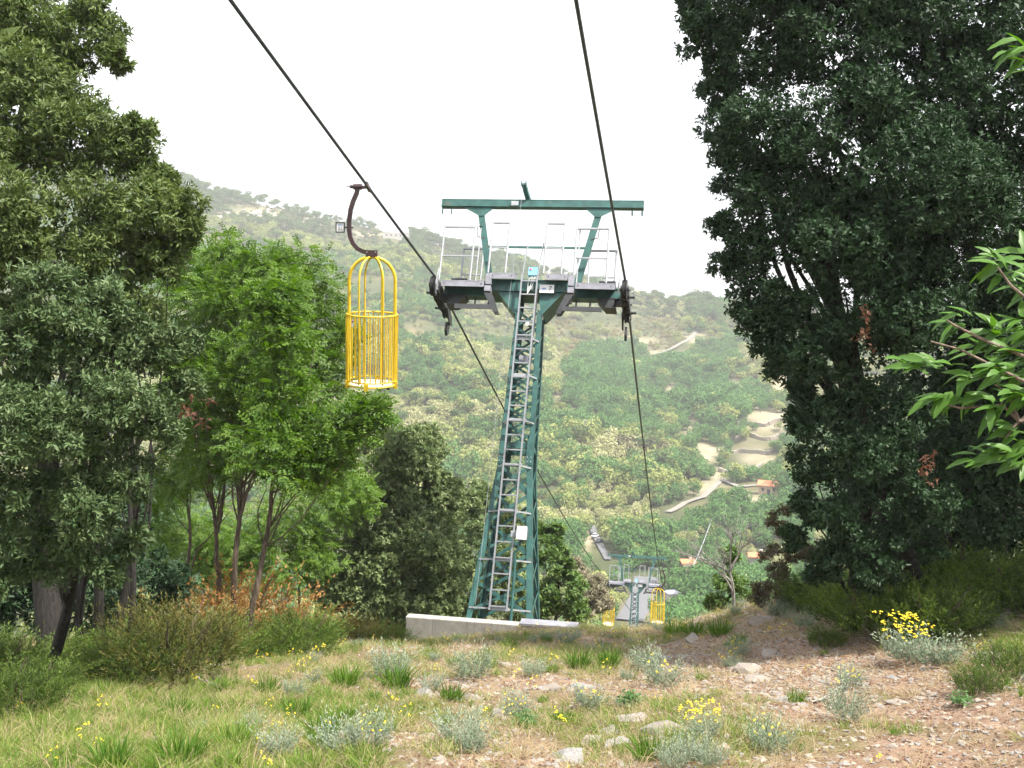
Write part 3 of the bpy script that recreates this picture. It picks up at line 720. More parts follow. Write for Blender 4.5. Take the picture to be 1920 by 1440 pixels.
def sprays(roots, dirs, L, needles, nl, nw, curve=.3):
    """heath-like upright sprays: needles all along a stem"""
    n = len(roots); Ls = L * (.6 + .6 * rng.random(n)); B = []; Dd = []; Tt = []; Ll = []
    tcl = rng.random(n); bend = rng.normal(size=(n, 3)) * curve; bend[:, 2] = 0
    for j in range(needles):
        t = (j + rng.random(n)) / needles; p = roots + dirs * (t * Ls)[:, None] + bend * (t * t * Ls)[:, None]
        B.append(p); dd = unit(dirs * (.7 + .5 * t)[:, None] + rdir(n) * .8); Dd.append(dd); Tt.append(np.clip(.25 * tcl + .55 * t ** 2 + .25 * rng.random(n), 0, 1)); Ll.append(nl * (1.15 - .5 * t) * (.7 + .6 * rng.random(n)))
    B = np.concatenate(B); Dd = np.concatenate(Dd); Ll = np.concatenate(Ll)
    return leaves(B, Dd, rdir(len(B)), Ll, np.full(len(B), nw), .1, np.concatenate(Tt))
def fol_mesh(name, parts, mat):
    V = []; Fc = []; T = []; n = 0
    for v, f, t in parts: V.append(v); Fc.append(f + n); T.append(t); n += len(v)
    return mesh_np(name, np.concatenate(V), np.concatenate(Fc), mat, np.concatenate(T))
def bend_path(a, b, n=7, wob=.08, sag=0.0):
    a = np.asarray(a, float); b = np.asarray(b, float); L = np.linalg.norm(b - a); pts = []
    o1, o2 = rng.normal(size=3) * wob * L, rng.normal(size=3) * wob * L * .5
    for k in range(n):
        t = k / (n - 1); pts.append(a * (1 - t) + b * t + o1 * math.sin(math.pi * t) + o2 * math.sin(2 * math.pi * t) + np.array([0, 0, sag * L * math.sin(math.pi * t)]))
    return pts
def limb(m, pts, r0, r1, n=7): m.tube(pts, list(np.linspace(r0, r1, len(pts))), n)
def pb(px, py, d, rpx, sy=1.0, sz=1.0):
    """blob from where it is seen: centre at depth d, radius given in photo pixels"""
    r = rpx * d / F; return (P(px, py, d), (r, r * sy, r * sz))

LM = dict(
    oak=leafmat('evergreen_oak_leaves', (.022, .056, .015), (.145, .190, .058), .25, .5, .22),
    greyoak=leafmat('grey_evergreen_leaves', (.034, .074, .024), (.150, .205, .085), .22, .5, .25),
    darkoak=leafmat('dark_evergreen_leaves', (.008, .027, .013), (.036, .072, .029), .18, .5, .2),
    robinia=leafmat('robinia_leaves', (.042, .105, .014), (.150, .245, .040), .42, .5, .3),
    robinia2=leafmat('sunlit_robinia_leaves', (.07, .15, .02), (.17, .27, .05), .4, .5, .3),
    bush=leafmat('holm_bush_leaves', (.065, .115, .042), (.25, .30, .135), .3, .6, .15),
    greenbush=leafmat('green_bush_leaves', (.05, .11, .025), (.16, .24, .06), .3, .5, .35),
    palebush=leafmat('pale_dry_bush', (.16, .15, .09), (.30, .27, .19), .25, .7, .2),
    brownbush=leafmat('brownish_bush_leaves', (.07, .07, .035), (.17, .14, .085), .25, .7, .2),
    heath=leafmat('heath_needles', (.016, .038, .008), (.150, .225, .040), .3, .6, .25),
    heathrust=leafmat('rusty_heath_needles', (.030, .052, .012), (.175, .155, .042), .3, .6, .25),
    dryheath=leafmat('dry_orange_shrub', (.13, .075, .03), (.42, .22, .075), .3, .7, .2),
    chest=leafmat('chestnut_leaves', (.045, .125, .018), (.105, .21, .034), .35, .45, .35),
    chestyel=leafmat('yellowed_chestnut_leaf', (.42, .26, .03), (.55, .36, .05), .4, .5, .3),
    deadleaf=leafmat('dead_brown_leaves', (.08, .04, .025), (.17, .085, .055), .2, .7, .2),
    grass=leafmat('fresh_grass_blades', (.045, .12, .012), (.165, .27, .042), .35, .55, .25),
    lime=leafmat('lime_grass_blades', (.12, .175, .026), (.28, .32, .08), .35, .55, .25),
    greyherb=leafmat('grey_green_herb', (.13, .18, .11), (.34, .39, .29), .25, .75, .15),
    herb=leafmat('green_herb_leaves', (.05, .12, .035), (.13, .24, .08), .3, .55, .3),
    f_round=leafmat('hill_tree_leaves', (.14, .185, .05), (.42, .45, .17), .25, .8, .1, ov=.7),
    f_pale=leafmat('hill_pale_leaves', (.24, .26, .10), (.54, .53, .30), .25, .8, .1, ov=.7),
    f_green=leafmat('hill_green_leaves', (.055, .135, .04), (.165, .29, .10), .3, .8, .1, ov=.6),
    f_pine=leafmat('hill_pine_needles', (.05, .10, .04), (.18, .24, .09), .2, .8, .1, ov=.6),
    f_scrub=leafmat('hill_scrub_leaves', (.15, .16, .06), (.42, .33, .16), .2, .8, .1, ov=.8),
)
BK = dict(oak=barkmat('dark_oak_bark', (.026, .022, .019)), rob=barkmat('robinia_bark', (.115, .085, .060)), dead=barkmat('bleached_dead_wood', (.30, .28, .255)), twig=barkmat('chestnut_twig_bark', (.20, .15, .12)))

def blob_tree(name, label, cat, base, blobs, mat, dens, k, L, W, trunk_r, bark, group=None, trunks=None, limbs=True, core=0, extra=None, **kw):
    """tree as trunk with limbs plus a crown of single leaves; world coordinates, Empty at the base"""
    base = np.asarray(base, float); root = empty(name, base); tag(root, label, cat, group)
    Pt, Ax = tips_in_blobs(blobs, dens, kw.pop('shell', (.5, 1.05)), kw.pop('lump', .25), kw.pop('cut', .4), kw.pop('clumpy', True))
    fl = [rosettes(Pt, Ax, k, L, W, **kw)]
    if core:
        cp, ca = tips_in_blobs([(c_, np.asarray(r_) * .6) for c_, r_ in blobs], core, (.2, .9), .2, .1); fl.append(rosettes(cp, ca, 6, L * 1.7, W * 2.2))
    if extra:
        cp, ca = tips_in_blobs(extra, 5, (.3, 1.0), .2, .1); fl.append(rosettes(cp, ca, 6, .32, .16))
    me = fol_mesh('crown', fl, mat)
    me.transform(Matrix.Translation(-Vector(base))); c = obj('crown', me, root); c['kind'] = 'stuff'
    m = MB(); cs = [np.asarray(b[0]) for b in blobs]; hub = np.mean(cs, 0)
    for (tb, tt, r) in (trunks or [(base, hub, trunk_r)]):
        pts = bend_path(np.asarray(tb) - [0, 0, .3], tt, 9, .03); limb(m, pts, r, r * .45, 9)
        if limbs:
            for c_ in cs[:14]:
                if rng.random() < (1.0 if not trunks else 1.6 / len(trunks)):
                    t = .35 + .45 * rng.random(); a = pts[int(t * 8)]; limb(m, bend_path(a, a + (c_ - a) * .82, 6, .035, -.02), r * .30, r * .05, 6)
    me2 = m.mesh('trunk', bark, True); me2.transform(Matrix.Translation(-Vector(base))); obj('trunk', me2, root)
    return root

# ================================================================== NEAR TREES, LEFT
gb_ = lambda px, py: hit(px, py)
def gat(px, d):
    """ground point seen in column px at depth d"""
    x = (px - 960) / F * d; return np.array([x, d, gz(x, d)])
tA = gat(95, 12.2)
blobsA = [pb(50, 40, 12.8, 130), pb(150, 60, 12.4, 85), pb(175, 10, 12.4, 60), pb(20, 220, 12, 150), pb(150, 250, 11.8, 110), pb(235, 275, 12, 72), pb(262, 240, 12, 45), pb(90, 400, 11.4, 150), pb(250, 400, 11.6, 105), pb(330, 385, 11.8, 58), pb(215, 510, 11.6, 120), pb(305, 480, 11.7, 75), pb(345, 430, 11.7, 45),
          pb(215, 110, 12.2, 36), pb(300, 330, 12, 42), pb(100, 150, 12.4, 80), pb(250, 590, 12.3, 70), pb(0, 560, 11.6, 120)]
blob_tree('evergreen_tree', 'huge leafy evergreen tree filling the upper left corner', 'tree', tA, blobsA, LM['oak'], 150, 8, .074, .024, .15, BK['oak'], core=16, extra=[pb(-130, 100, 12.5, 190), pb(-150, 420, 12, 190)],
          trunks=[(tA, P(80, 620, 12.3), .19), (tA + [.35, .1, 0], P(180, 700, 12.2), .07), (tA + [.5, .2, 0], P(235, 740, 12.2), .06), (tA + [.25, .3, 0], P(150, 760, 12.4), .06), (tA + [.62, .1, 0], P(285, 760, 12.0), .045)])
tB = gat(60, 11.2)
blobsB = [pb(40, 640, 9.6, 120), pb(150, 640, 9.7, 110), pb(245, 640, 10, 80), pb(310, 655, 10.1, 52), pb(60, 800, 9.5, 135), pb(200, 790, 9.7, 120), pb(300, 790, 10, 68), pb(345, 720, 10.2, 40), pb(25, 950, 9.6, 95), pb(150, 930, 9.8, 110), pb(240, 900, 10, 85), pb(255, 1010, 10.2, 45), pb(130, 1030, 9.9, 85), pb(20, 1065, 9.8, 75), pb(200, 560, 9.8, 60), pb(90, 545, 9.6, 75), pb(355, 640, 10.3, 30), pb(200, 1075, 10.1, 42)]
blob_tree('evergreen_tree', 'grey green evergreen with pale leaf tips below the huge left tree', 'tree', tB, blobsB, LM['greyoak'], 165, 8, .060, .020, .07, BK['oak'], core=18, extra=[pb(-120, 800, 9.8, 160)])
# dark thicket behind the left trunks
tC = gat(120, 15.5)
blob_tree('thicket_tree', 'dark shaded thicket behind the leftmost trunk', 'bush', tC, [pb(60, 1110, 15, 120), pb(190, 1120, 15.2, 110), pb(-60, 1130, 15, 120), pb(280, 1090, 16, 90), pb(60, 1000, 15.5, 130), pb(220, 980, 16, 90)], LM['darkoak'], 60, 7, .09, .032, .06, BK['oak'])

# robinias with their slim trunks
ROBL = ['slim robinia with the leaning trunk nearest the foundation wall', 'robinia with a forked straight trunk, middle of the slim group', 'robinia with a dark trunk left of the middle of the slim group', 'thin forked robinia nearest the huge evergreen']
def robinia(label, bpx, bd, top, blobs, r, mat=LM['robinia'], dens=46, limbs=None, extra=None):
    base = gat(bpx, bd); root = empty('robinia_tree', base); tag(root, label, 'tree', 'robinia trees')
    Pt, Ax = tips_in_blobs(blobs, dens, (.25, 1.08), .35, .2, True)
    me = fol_mesh('crown', [fronds(Pt, Ax, .24, 7, .058)], mat); me.transform(Matrix.Translation(-Vector(base))); c = obj('crown', me, root); c['kind'] = 'stuff'
    r = r * .72; m = MB(); pts = [base - [0, 0, .3]] + [P(*q) for q in top]
    pts2 = []
    for a, b in zip(pts[:-1], pts[1:]): pts2 += [a * (1 - t) + b * t for t in (0, .33, .66)]
    pts2.append(pts[-1]); pts2 = [p + rng.normal(size=3) * .012 for p in pts2]
    limb(m, pts2, r, r * .35, 9)
    for c_, rr in blobs:
        for _ in range(3):
            e = np.asarray(c_) + rdir(1)[0] * np.asarray(rr) * .7; k = int(len(pts2) * (.45 + .5 * rng.random())); k = min(k, len(pts2) - 1)
            if e[2] > pts2[k][2] - .3: limb(m, bend_path(pts2[k], e, 7, .06), r * .28, r * .05, 5)
    for q in (extra or []): limb(m, [P(*v) for v in q], r * .55, r * .2, 7)
    me2 = m.mesh('trunk', BK['rob'], True); me2.transform(Matrix.Translation(-Vector(base))); obj('trunk', me2, root)
    return root
robinia(ROBL[0], 458, 13.2, [(470, 1150, 13.3), (490, 1060, 13.4), (508, 960, 13.5), (513, 860, 13.6), (530, 740, 13.7)], [pb(540, 640, 13.6, 75), pb(555, 750, 13.4, 90), pb(640, 800, 13.4, 65), pb(690, 775, 13.4, 36), pb(520, 850, 13.2, 80), pb(600, 860, 13.4, 50), pb(520, 560, 13.8, 60)], .062)
robinia(ROBL[1], 438, 18.5, [(440, 1080, 18.5), (447, 980, 18.5), (455, 880, 18.5), (460, 760, 18.5)], [pb(600, 560, 18.9, 55), pb(560, 510, 18.9, 55), pb(625, 640, 18.9, 60), pb(610, 710, 18.9, 65), pb(430, 540, 18.5, 90), pb(500, 560, 18.3, 80), pb(450, 680, 18.3, 110), pb(510, 660, 17.9, 80), pb(470, 800, 18.3, 95), pb(430, 490, 18.7, 52), pb(500, 500, 18.6, 50), pb(600, 870, 18.3, 70)], .085, extra=[[(438, 1060, 18.5), (448, 980, 18.4), (470, 900, 18.3), (500, 830, 18.3)]])
robinia(ROBL[2], 413, 19.3, [(411, 1080, 19.3), (406, 990, 19.3), (395, 920, 19.3), (385, 800, 19.3)], [pb(370, 560, 19.3, 85), pb(400, 640, 19.1, 100), pb(380, 760, 19.1, 100), pb(360, 500, 19.5, 55), pb(420, 850, 18.9, 80), pb(345, 660, 19.2, 65)], .075, extra=[[(408, 1000, 19.3), (420, 930, 19.3), (425, 850, 19.2), (440, 740, 19.1)]])
robinia(ROBL[3], 350, 20.8, [(352, 1060, 20.8), (357, 1000, 20.8), (352, 920, 20.8), (345, 850, 20.8)], [pb(340, 780, 20.8, 70), pb(390, 860, 20.3, 80), pb(320, 880, 20.7, 70)], .06, extra=[[(355, 1080, 20.8), (370, 1030, 20.7), (395, 1005, 20.6), (430, 960, 20.5)]])
b5 = robinia('bright sunlit young robinia behind the slim trunks', 560, 23, [(560, 1050, 23), (565, 950, 23)], [pb(330, 1010, 22, 80), pb(440, 1000, 22.5, 95), pb(560, 950, 22.5, 90), pb(640, 930, 23, 70), pb(520, 1060, 22, 70), pb(400, 1070, 22, 60), pb(600, 1030, 22.5, 60), pb(300, 930, 22, 60)], .05, LM['robinia2'], 40)

# round evergreens behind the wall
blob_tree('evergreen_bush', 'large rounded evergreen with pale tips just left of the near tower', 'tree', gat(730, 25.5),
          [pb(760, 880, 25, 90), pb(720, 850, 25.5, 62), pb(790, 840, 25.5, 55), pb(830, 930, 25, 50), pb(700, 960, 24.6, 100), pb(790, 1010, 24.4, 95), pb(640, 1040, 24.6, 75), pb(720, 1090, 24.2, 90), pb(830, 1090, 24.2, 52), pb(620, 1110, 24.3, 55), pb(655, 950, 25, 55), pb(800, 1150, 24, 70), pb(690, 1160, 24, 70)], LM['bush'], 62, 8, .105, .05, .12, BK['oak'], cut=.5, core=10)
blob_tree('evergreen_bush', 'dark evergreen seen behind the legs of the near tower', 'tree', gat(900, 33),
          [pb(880, 930, 32, 45), pb(920, 960, 32, 55), pb(900, 1040, 31.5, 70), pb(960, 1060, 31.5, 60), pb(930, 1130, 31, 70), pb(870, 1120, 31, 55), pb(990, 1000, 32, 40), pb(1000, 1130, 31, 50)], LM['bush'], 26, 8, .15, .07, .12, BK['oak'], cut=.5)
blob_tree('leafy_bush', 'bright green bush just right of the near tower legs', 'bush', gat(1060, 28.5),
          [pb(1040, 1060, 28, 40), pb(1060, 1110, 27.8, 50), pb(1030, 1000, 28.4, 30), pb(1085, 1145, 27.5, 30), pb(1020, 1130, 27.8, 40)], LM['greenbush'], 34, 8, .13, .06, .06, BK['oak'], cut=.5)
blob_tree('dry_bush', 'pale dry bush on the slope below the near tower', 'bush', gat(1105, 42),
          [pb(1100, 1090, 41, 34), pb(1075, 1065, 41.5, 24), pb(1125, 1120, 41, 30), pb(1100, 1135, 40.5, 34)], LM['palebush'], 22, 8, .16, .05, .05, BK['dead'], lump=.4)

# ================================================================== NEAR TREES, RIGHT
tR = gat(1760, 13.6)
blobsR = [pb(1318, 70, 13.2, 62), pb(1350, 165, 13.2, 62), pb(1350, 270, 13.1, 52), pb(1340, 40, 13.2, 75), pb(1420, 90, 13, 110), pb(1370, 210, 13.2, 55), pb(1440, 240, 12.8, 115), pb(1385, 330, 13, 65), pb(1460, 400, 12.6, 120), pb(1400, 470, 12.8, 65), pb(1300, 10, 13.4, 40), pb(1560, 60, 12.8, 140), pb(1580, 260, 12.3, 150), pb(1570, 460, 12.1, 150), pb(1470, 560, 12.4, 75), pb(1530, 640, 12.2, 100), pb(1450, 650, 12.5, 45), pb(1720, 100, 12.6, 170), pb(1740, 350, 12, 180), pb(1720, 580, 12, 150), pb(1880, 180, 12.6, 170), pb(1900, 450, 12.2, 180), pb(1870, 680, 12.2, 140), pb(1490, -60, 13, 160), pb(1700, -90, 13, 180), pb(1350, 130, 13.2, 45), pb(1360, 420, 13, 40), pb(1500, 730, 12.4, 30), pb(1655, 440, 12.5, 120), pb(1700, 470, 12.9, 120), pb(1870, 320, 12.8, 120), pb(1640, 180, 12.8, 110), pb(1405, 545, 12.7, 62), pb(1440, 600, 12.6, 70), pb(1370, 490, 12.9, 48), pb(1835, 10, 12.8, 130), pb(1480, 690, 12.4, 55)]
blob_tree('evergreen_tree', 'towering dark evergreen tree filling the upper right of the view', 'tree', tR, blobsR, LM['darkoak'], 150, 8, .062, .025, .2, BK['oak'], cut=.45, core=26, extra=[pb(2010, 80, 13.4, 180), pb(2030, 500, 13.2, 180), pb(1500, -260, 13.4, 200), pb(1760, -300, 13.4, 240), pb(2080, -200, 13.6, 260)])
tR2 = gat(1620, 13.2)
blobsR2 = [pb(1550, 780, 12.2, 75), pb(1600, 740, 12.2, 60), pb(1520, 860, 12.3, 58), pb(1620, 870, 12, 100), pb(1510, 950, 12.3, 45), pb(1580, 980, 12, 75), pb(1690, 800, 12, 90), pb(1720, 940, 12, 95), pb(1640, 1030, 12, 70), pb(1555, 1045, 12.1, 40), pb(1830, 850, 12.2, 110), pb(1850, 960, 12.3, 80), pb(1740, 1020, 12.2, 45), pb(1960, 880, 12.2, 110), pb(1500, 790, 12.3, 34), pb(1545, 1075, 12.2, 40), pb(1640, 1075, 12.2, 50), pb(1490, 1010, 12.3, 30)]
blob_tree('evergreen_tree', 'lower dark evergreen under the towering tree, bulging towards the valley', 'tree', tR2, blobsR2, LM['darkoak'], 150, 8, .06, .024, .1, BK['oak'], cut=.45, core=26)
tR3 = gat(1850, 16.5)
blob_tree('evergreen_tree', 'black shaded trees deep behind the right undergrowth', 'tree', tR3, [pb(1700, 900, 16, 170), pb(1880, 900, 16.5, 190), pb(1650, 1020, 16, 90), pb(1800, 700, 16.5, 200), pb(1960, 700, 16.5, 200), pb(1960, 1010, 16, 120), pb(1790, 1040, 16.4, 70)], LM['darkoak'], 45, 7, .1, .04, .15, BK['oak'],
          trunks=[(tR3, P(1850, 700, 16.5), .16), (gat(1780, 15.5), P(1790, 760, 15.8), .07), (gat(1880, 15), P(1900, 760, 15.5), .08), (gat(1830, 15.2), P(1815, 800, 15.5), .05)])
# trees out of view on the right and behind: the tall wood that shades the slope
for (x, y, h, s) in ((9.6, 11.6, 6.4, 2.5), (13.8, 11, 9.5, 3.0)):
    b = np.array([x, y, gz(x, y)])
    bl = [(b + np.array([rng.normal() * s * .4, rng.normal() * s * .4, h + k * 1.3 - 4.5]), (s * .75, s * .75, s * .62)) for k in range(6)]
    blob_tree('evergreen_tree', 'tall evergreen tree standing outside the view on the right', 'tree', b, bl, LM['darkoak'], 5, 6, .34, .17, .2, BK['oak'], 'evergreens beside the camera')
blob_tree('brownish_bush', 'brownish feathery bush at the foot of the lower right evergreen', 'bush', gat(1465, 17.5),
          [pb(1470, 980, 17.2, 40), pb(1460, 1050, 17, 45), pb(1490, 1100, 16.8, 48), pb(1440, 1115, 17, 35), pb(1500, 1030, 17, 34)], LM['brownbush'], 70, 8, .06, .022, .03, BK['oak'], lump=.45)
blob_tree('leafy_bush', 'olive bush growing around the bare dead tree', 'bush', gat(1365, 22.5),
          [pb(1360, 1090, 22, 32), pb(1400, 1110, 22, 34), pb(1340, 1130, 22, 26), pb(1370, 1040, 22.2, 22), pb(1420, 1130, 21.6, 26)], LM['greenbush'], 30, 8, .08, .03, .04, BK['oak'], lump=.45)
# bare dead tree
def dead_tree():
    base = gat(1392, 19.5); root = empty('dead_tree', base); tag(root, 'bare bleached dead tree standing right of the far tower', 'tree')
    m = MB(); tw = MB()
    def grow(p, d, L, r, lvl):
        pts = [p]; q = p.copy(); dd = d.copy()
        for k in range(5): dd = unit(dd + rng.normal(size=3) * .13 + np.array([0, 0, .05])); q = q + dd * L / 5; pts.append(q.copy())
        limb(m if lvl < 2 else tw, pts, r, r * .45, 7 if lvl < 2 else 4)
        if lvl < 4:
            for k in range((5, 4, 4, 2)[lvl]):
                i = 2 + int(rng.random() * 4); i = min(i, 5); nd = unit(dd * .9 + np.array([rng.normal() * .7, rng.normal() * .4, .25 + rng.normal() * .3])); grow(pts[i], nd, L * (.5 + .25 * rng.random()), r * .5, lvl + 1)
    grow(base - [0, 0, .2], np.array([.02, 0, 1.]), .95, .045, 0)
    for o, nm in ((m, 'trunk'), (tw, 'twigs')):
        me = o.mesh(nm, BK['dead'], True); me.transform(Matrix.Translation(-Vector(base))); x = obj(nm, me, root)
        if nm == 'twigs': x['kind'] = 'stuff'
dead_tree()

# chestnut boughs reaching in at the right edge
def leaf_mesh(name, mat, L=.17, W=.055):
    n = 7; V = []; Fs = []
    for i in range(n):
        t = i / (n - 1); w = W * .5 * math.sin(math.pi * min(1, t ** .8 * .98 + .02)) ** .8 if 0 < t < 1 else .001
        z = -.25 * L * t * t; jag = 1 + .12 * ((i % 2) * 2 - 1)
        V += [(-w * jag, t * L, z + w * .35), (0, t * L, z), (w * jag, t * L, z + w * .35)]
    for i in range(n - 1):
        a = i * 3; Fs += [(a, a + 1, a + 4, a + 3), (a + 1, a + 2, a + 5, a + 4)]
    return mesh_np(name, np.array(V), np.array(Fs), mat, np.full(len(Fs), .5), True)
LEAF = leaf_mesh('leaf', LM['chest']); LEAFY = leaf_mesh('leaf_yellow', LM['chestyel'])
def look(d, n):
    d = unit(np.asarray(d, float)); s = unit(np.cross(d, n)); u_ = np.cross(s, d)
    return Matrix(((s[0], d[0], u_[0]), (s[1], d[1], u_[1]), (s[2], d[2], u_[2]))).to_euler()
def chestnut(label, segs, clusters, base):
    root = empty('chestnut_bough', base); tag(root, label, 'branch', 'chestnut boughs'); b = Vector(base)
    for s in segs:
        m = MB(); limb(m, [P(*q) for q in s], .011, .004, 6); me = m.mesh('twig', BK['twig'], True); me.transform(Matrix.Translation(-b)); obj('twig', me, root)
    for (px, py, d, n, ang) in clusters:
        c = P(px, py, d)
        for k in range(n):
            a = R(ang) + (rng.random() - .5) * 2.4; dirv = np.array([math.cos(a), rng.normal() * .45, math.sin(a) * .75 - .12]); st = c - unit(dirv) * 0 + rng.normal(size=3) * .018 - unit(np.array([math.cos(R(ang)), 0, math.sin(R(ang))])) * (.10 * k / n)
            yel = rng.random() < .005
            obj('leaf', LEAFY if yel else LEAF, root, tuple(Vector(st) - b), look(dirv, np.array([rng.normal() * .4, -.45 + rng.normal() * .3, 1.])), .55 + .4 * rng.random())
D0 = 5.0
chestnut('chestnut bough with large bright leaves reaching in at the right edge',
         [[(1990, 740, D0), (1920, 715, D0), (1870, 690, D0), (1800, 655, D0), (1745, 640, D0)], [(1990, 690, D0), (1920, 668, D0), (1850, 640, D0), (1790, 610, D0), (1775, 600, D0)], [(1990, 780, D0), (1910, 790, D0), (1880, 760, D0), (1800, 765, D0), (1760, 755, D0)],
          [(1990, 560, D0), (1925, 560, D0), (1895, 535, D0), (1870, 500, D0)], [(1990, 800, D0), (1935, 770, D0), (1900, 800, D0), (1875, 840, D0)], [(1910, 790, D0), (1890, 740, D0), (1865, 720, D0)]],
         [(1745, 690, 5, 8, 185), (1700, 690, 5.02, 5, 190), (1755, 745, 5, 10, 195), (1780, 600, 5.05, 9, 180), (1850, 620, 5.05, 8, 165), (1900, 600, 5.1, 8, 150), (1815, 700, 5, 8, 170), (1860, 690, 4.95, 9, 185), (1900, 660, 5, 9, 175), (1870, 500, 5.1, 6, 165), (1850, 490, 5.1, 5, 190), (1915, 540, 5.1, 8, 170), (1920, 480, 5.2, 6, 140), (1865, 760, 4.95, 9, 190), (1910, 740, 4.95, 8, 185), (1870, 840, 4.95, 8, 195), (1840, 860, 5, 6, 190), (1905, 850, 5, 7, 220), (1900, 805, 5, 7, 160), (1815, 745, 5.02, 6, 200), (1905, 700, 5.05, 8, 200), (1830, 655, 5.08, 6, 175), (1935, 620, 5, 8, 180), (1930, 880, 5, 5, 240)],
         P(1990, 740, D0))
chestnut('small chestnut sprig at the top of the right edge', [[(1990, 130, D0), (1940, 115, D0), (1915, 105, D0)]], [(1905, 100, 5, 7, 180), (1915, 85, 5.05, 4, 130), (1925, 125, 5, 5, 200)], P(1990, 130, D0))
# hanging clusters of withered leaves in the dark trees
for (px, py, d, lb) in ((1622, 610, 11.3, 'withered brown leaf cluster hanging in the dark trees, upper one'), (1740, 870, 11.3, 'withered brown leaf cluster hanging low in the dark trees'), (370, 775, 9.6, 'withered reddish leaf cluster on the grey green tree')):
    b = P(px, py, d); n = 14; pt = b + rng.normal(size=(n, 3)) * [.05, .05, .09]
    me = fol_mesh('withered_leaves', [rosettes(pt - b, rdir(n), 3, .075, .035, droop=.8)], LM['deadleaf']); tag(obj('withered_leaves', me, None, b), lb, 'leaves')

# ================================================================== POINT INSTANCING FOR UNCOUNTABLE STUFF
def scatter(name, pts, rotz, scl, proto_mesh, label, cat, tilt=None):
    """one 'stuff' object whose points carry copies of a prototype (geometry nodes)"""
    n = len(pts)
    if n == 0: return None
    me = bpy.data.meshes.new(name); me.vertices.add(n); me.vertices.foreach_set('co', np.ascontiguousarray(pts, np.float32).ravel())
    a = me.attributes.new('rot', 'FLOAT_VECTOR', 'POINT'); rv = np.zeros((n, 3), np.float32); rv[:, 2] = rotz
    if tilt is not None: rv[:, :2] = tilt
    a.data.foreach_set('vector', rv.ravel())
    a = me.attributes.new('scl', 'FLOAT_VECTOR', 'POINT'); sv = np.asarray(scl, np.float32)
    if sv.ndim == 1: sv = np.repeat(sv[:, None], 3, 1)
    a.data.foreach_set('vector', np.ascontiguousarray(sv).ravel())
    o = obj(name, me); tag(o, label, cat, None, 'stuff')
    po = bpy.data.objects.new(name + '_prototype', proto_mesh)
    ng = bpy.data.node_groups.new(name, 'GeometryNodeTree')
    ng.interface.new_socket('Geometry', in_out='INPUT', socket_type='NodeSocketGeometry'); ng.interface.new_socket('Geometry', in_out='OUTPUT', socket_type='NodeSocketGeometry')
    N = ng.nodes; L = ng.links
    gi = N.new('NodeGroupInput'); go = N.new('NodeGroupOutput'); ip = N.new('GeometryNodeInstanceOnPoints'); oi = N.new('GeometryNodeObjectInfo'); oi.inputs['Object'].default_value = po
    ra = N.new('GeometryNodeInputNamedAttribute'); ra.data_type = 'FLOAT_VECTOR'; ra.inputs['Name'].default_value = 'rot'
    sa = N.new('GeometryNodeInputNamedAttribute'); sa.data_type = 'FLOAT_VECTOR'; sa.inputs['Name'].default_value = 'scl'
    e2r = N.new('FunctionNodeEulerToRotation'); L.new(ra.outputs['Attribute'], e2r.inputs[0])
    L.new(gi.outputs[0], ip.inputs['Points']); L.new(oi.outputs['Geometry'], ip.inputs['Instance']); L.new(e2r.outputs[0], ip.inputs['Rotation']); L.new(sa.outputs['Attribute'], ip.inputs['Scale']); L.new(ip.outputs[0], go.inputs[0])
    md = o.modifiers.new('scatter', 'NODES'); md.node_group = ng
    return o

# ================================================================== FAR HILLSIDE TREES
def far_proto(name, mat, kind, seed):
    """tree of unit crown radius"""
    global rng
    keep = rng; rng = np.random.default_rng(seed)
    if kind == 'pine': blobs = [((rng.normal() * .3, rng.normal() * .3, 2.1 + rng.normal() * .1), (.72, .72, .34)) for _ in range(5)]
    elif kind == 'scrub': blobs = [((rng.normal() * .45, rng.normal() * .45, .35 + .15 * rng.random()), (.55, .55, .45)) for _ in range(4)]
    else: blobs = [((rng.normal() * .38, rng.normal() * .38, .85 + rng.random() * .65), (.56, .56, .52)) for _ in range(6)]
    Pt, Ax = tips_in_blobs(blobs, {'pine': 13, 'scrub': 16}.get(kind, 13), (.62, 1.08), .35, .55)
    v, f, t = rosettes(Pt, Ax, 3, .20, .15, spread=.95, up=.35, clump=.7, back=.05)
    m = MB(); limb(m, bend_path((0, 0, -.5), (rng.normal() * .1, 0, 2.0 if kind == 'pine' else .9), 4, .04), .075 if kind == 'pine' else .06, .03, 5)
    for q in [b[0] for b in blobs[:3]]: limb(m, bend_path((0, 0, 1.3 if kind == 'pine' else .4), q, 3, .03), .035, .015, 4)
    V = np.array(m.v); Fq = [x for x in m.f if len(x) == 4]; tri = np.array([(a, b, c) for a, b, c, d in Fq] + [(a, c, d) for a, b, c, d in Fq])
    me = mesh_np(name, np.concatenate([v, V]), np.concatenate([f, tri + len(v)]), mat, np.concatenate([t, np.zeros(len(tri))]))
    me.materials.append(BK['rob']); mi = np.zeros(len(f) + len(tri), np.int32); mi[len(f):] = 1; me.polygons.foreach_set('material_index', mi)
    rng = keep; return me
FKIND = dict(round=('f_round', 'round'), pale=('f_pale', 'round'), green=('f_green', 'round'), pine=('f_pine', 'pine'), scrub=('f_scrub', 'scrub'))
FPROTO = {k: [far_proto('hill_' + k, LM[m_], g_, 50 + 7 * i + 3 * j) for j in range(3)] for i, (k, (m_, g_)) in enumerate(FKIND.items())}
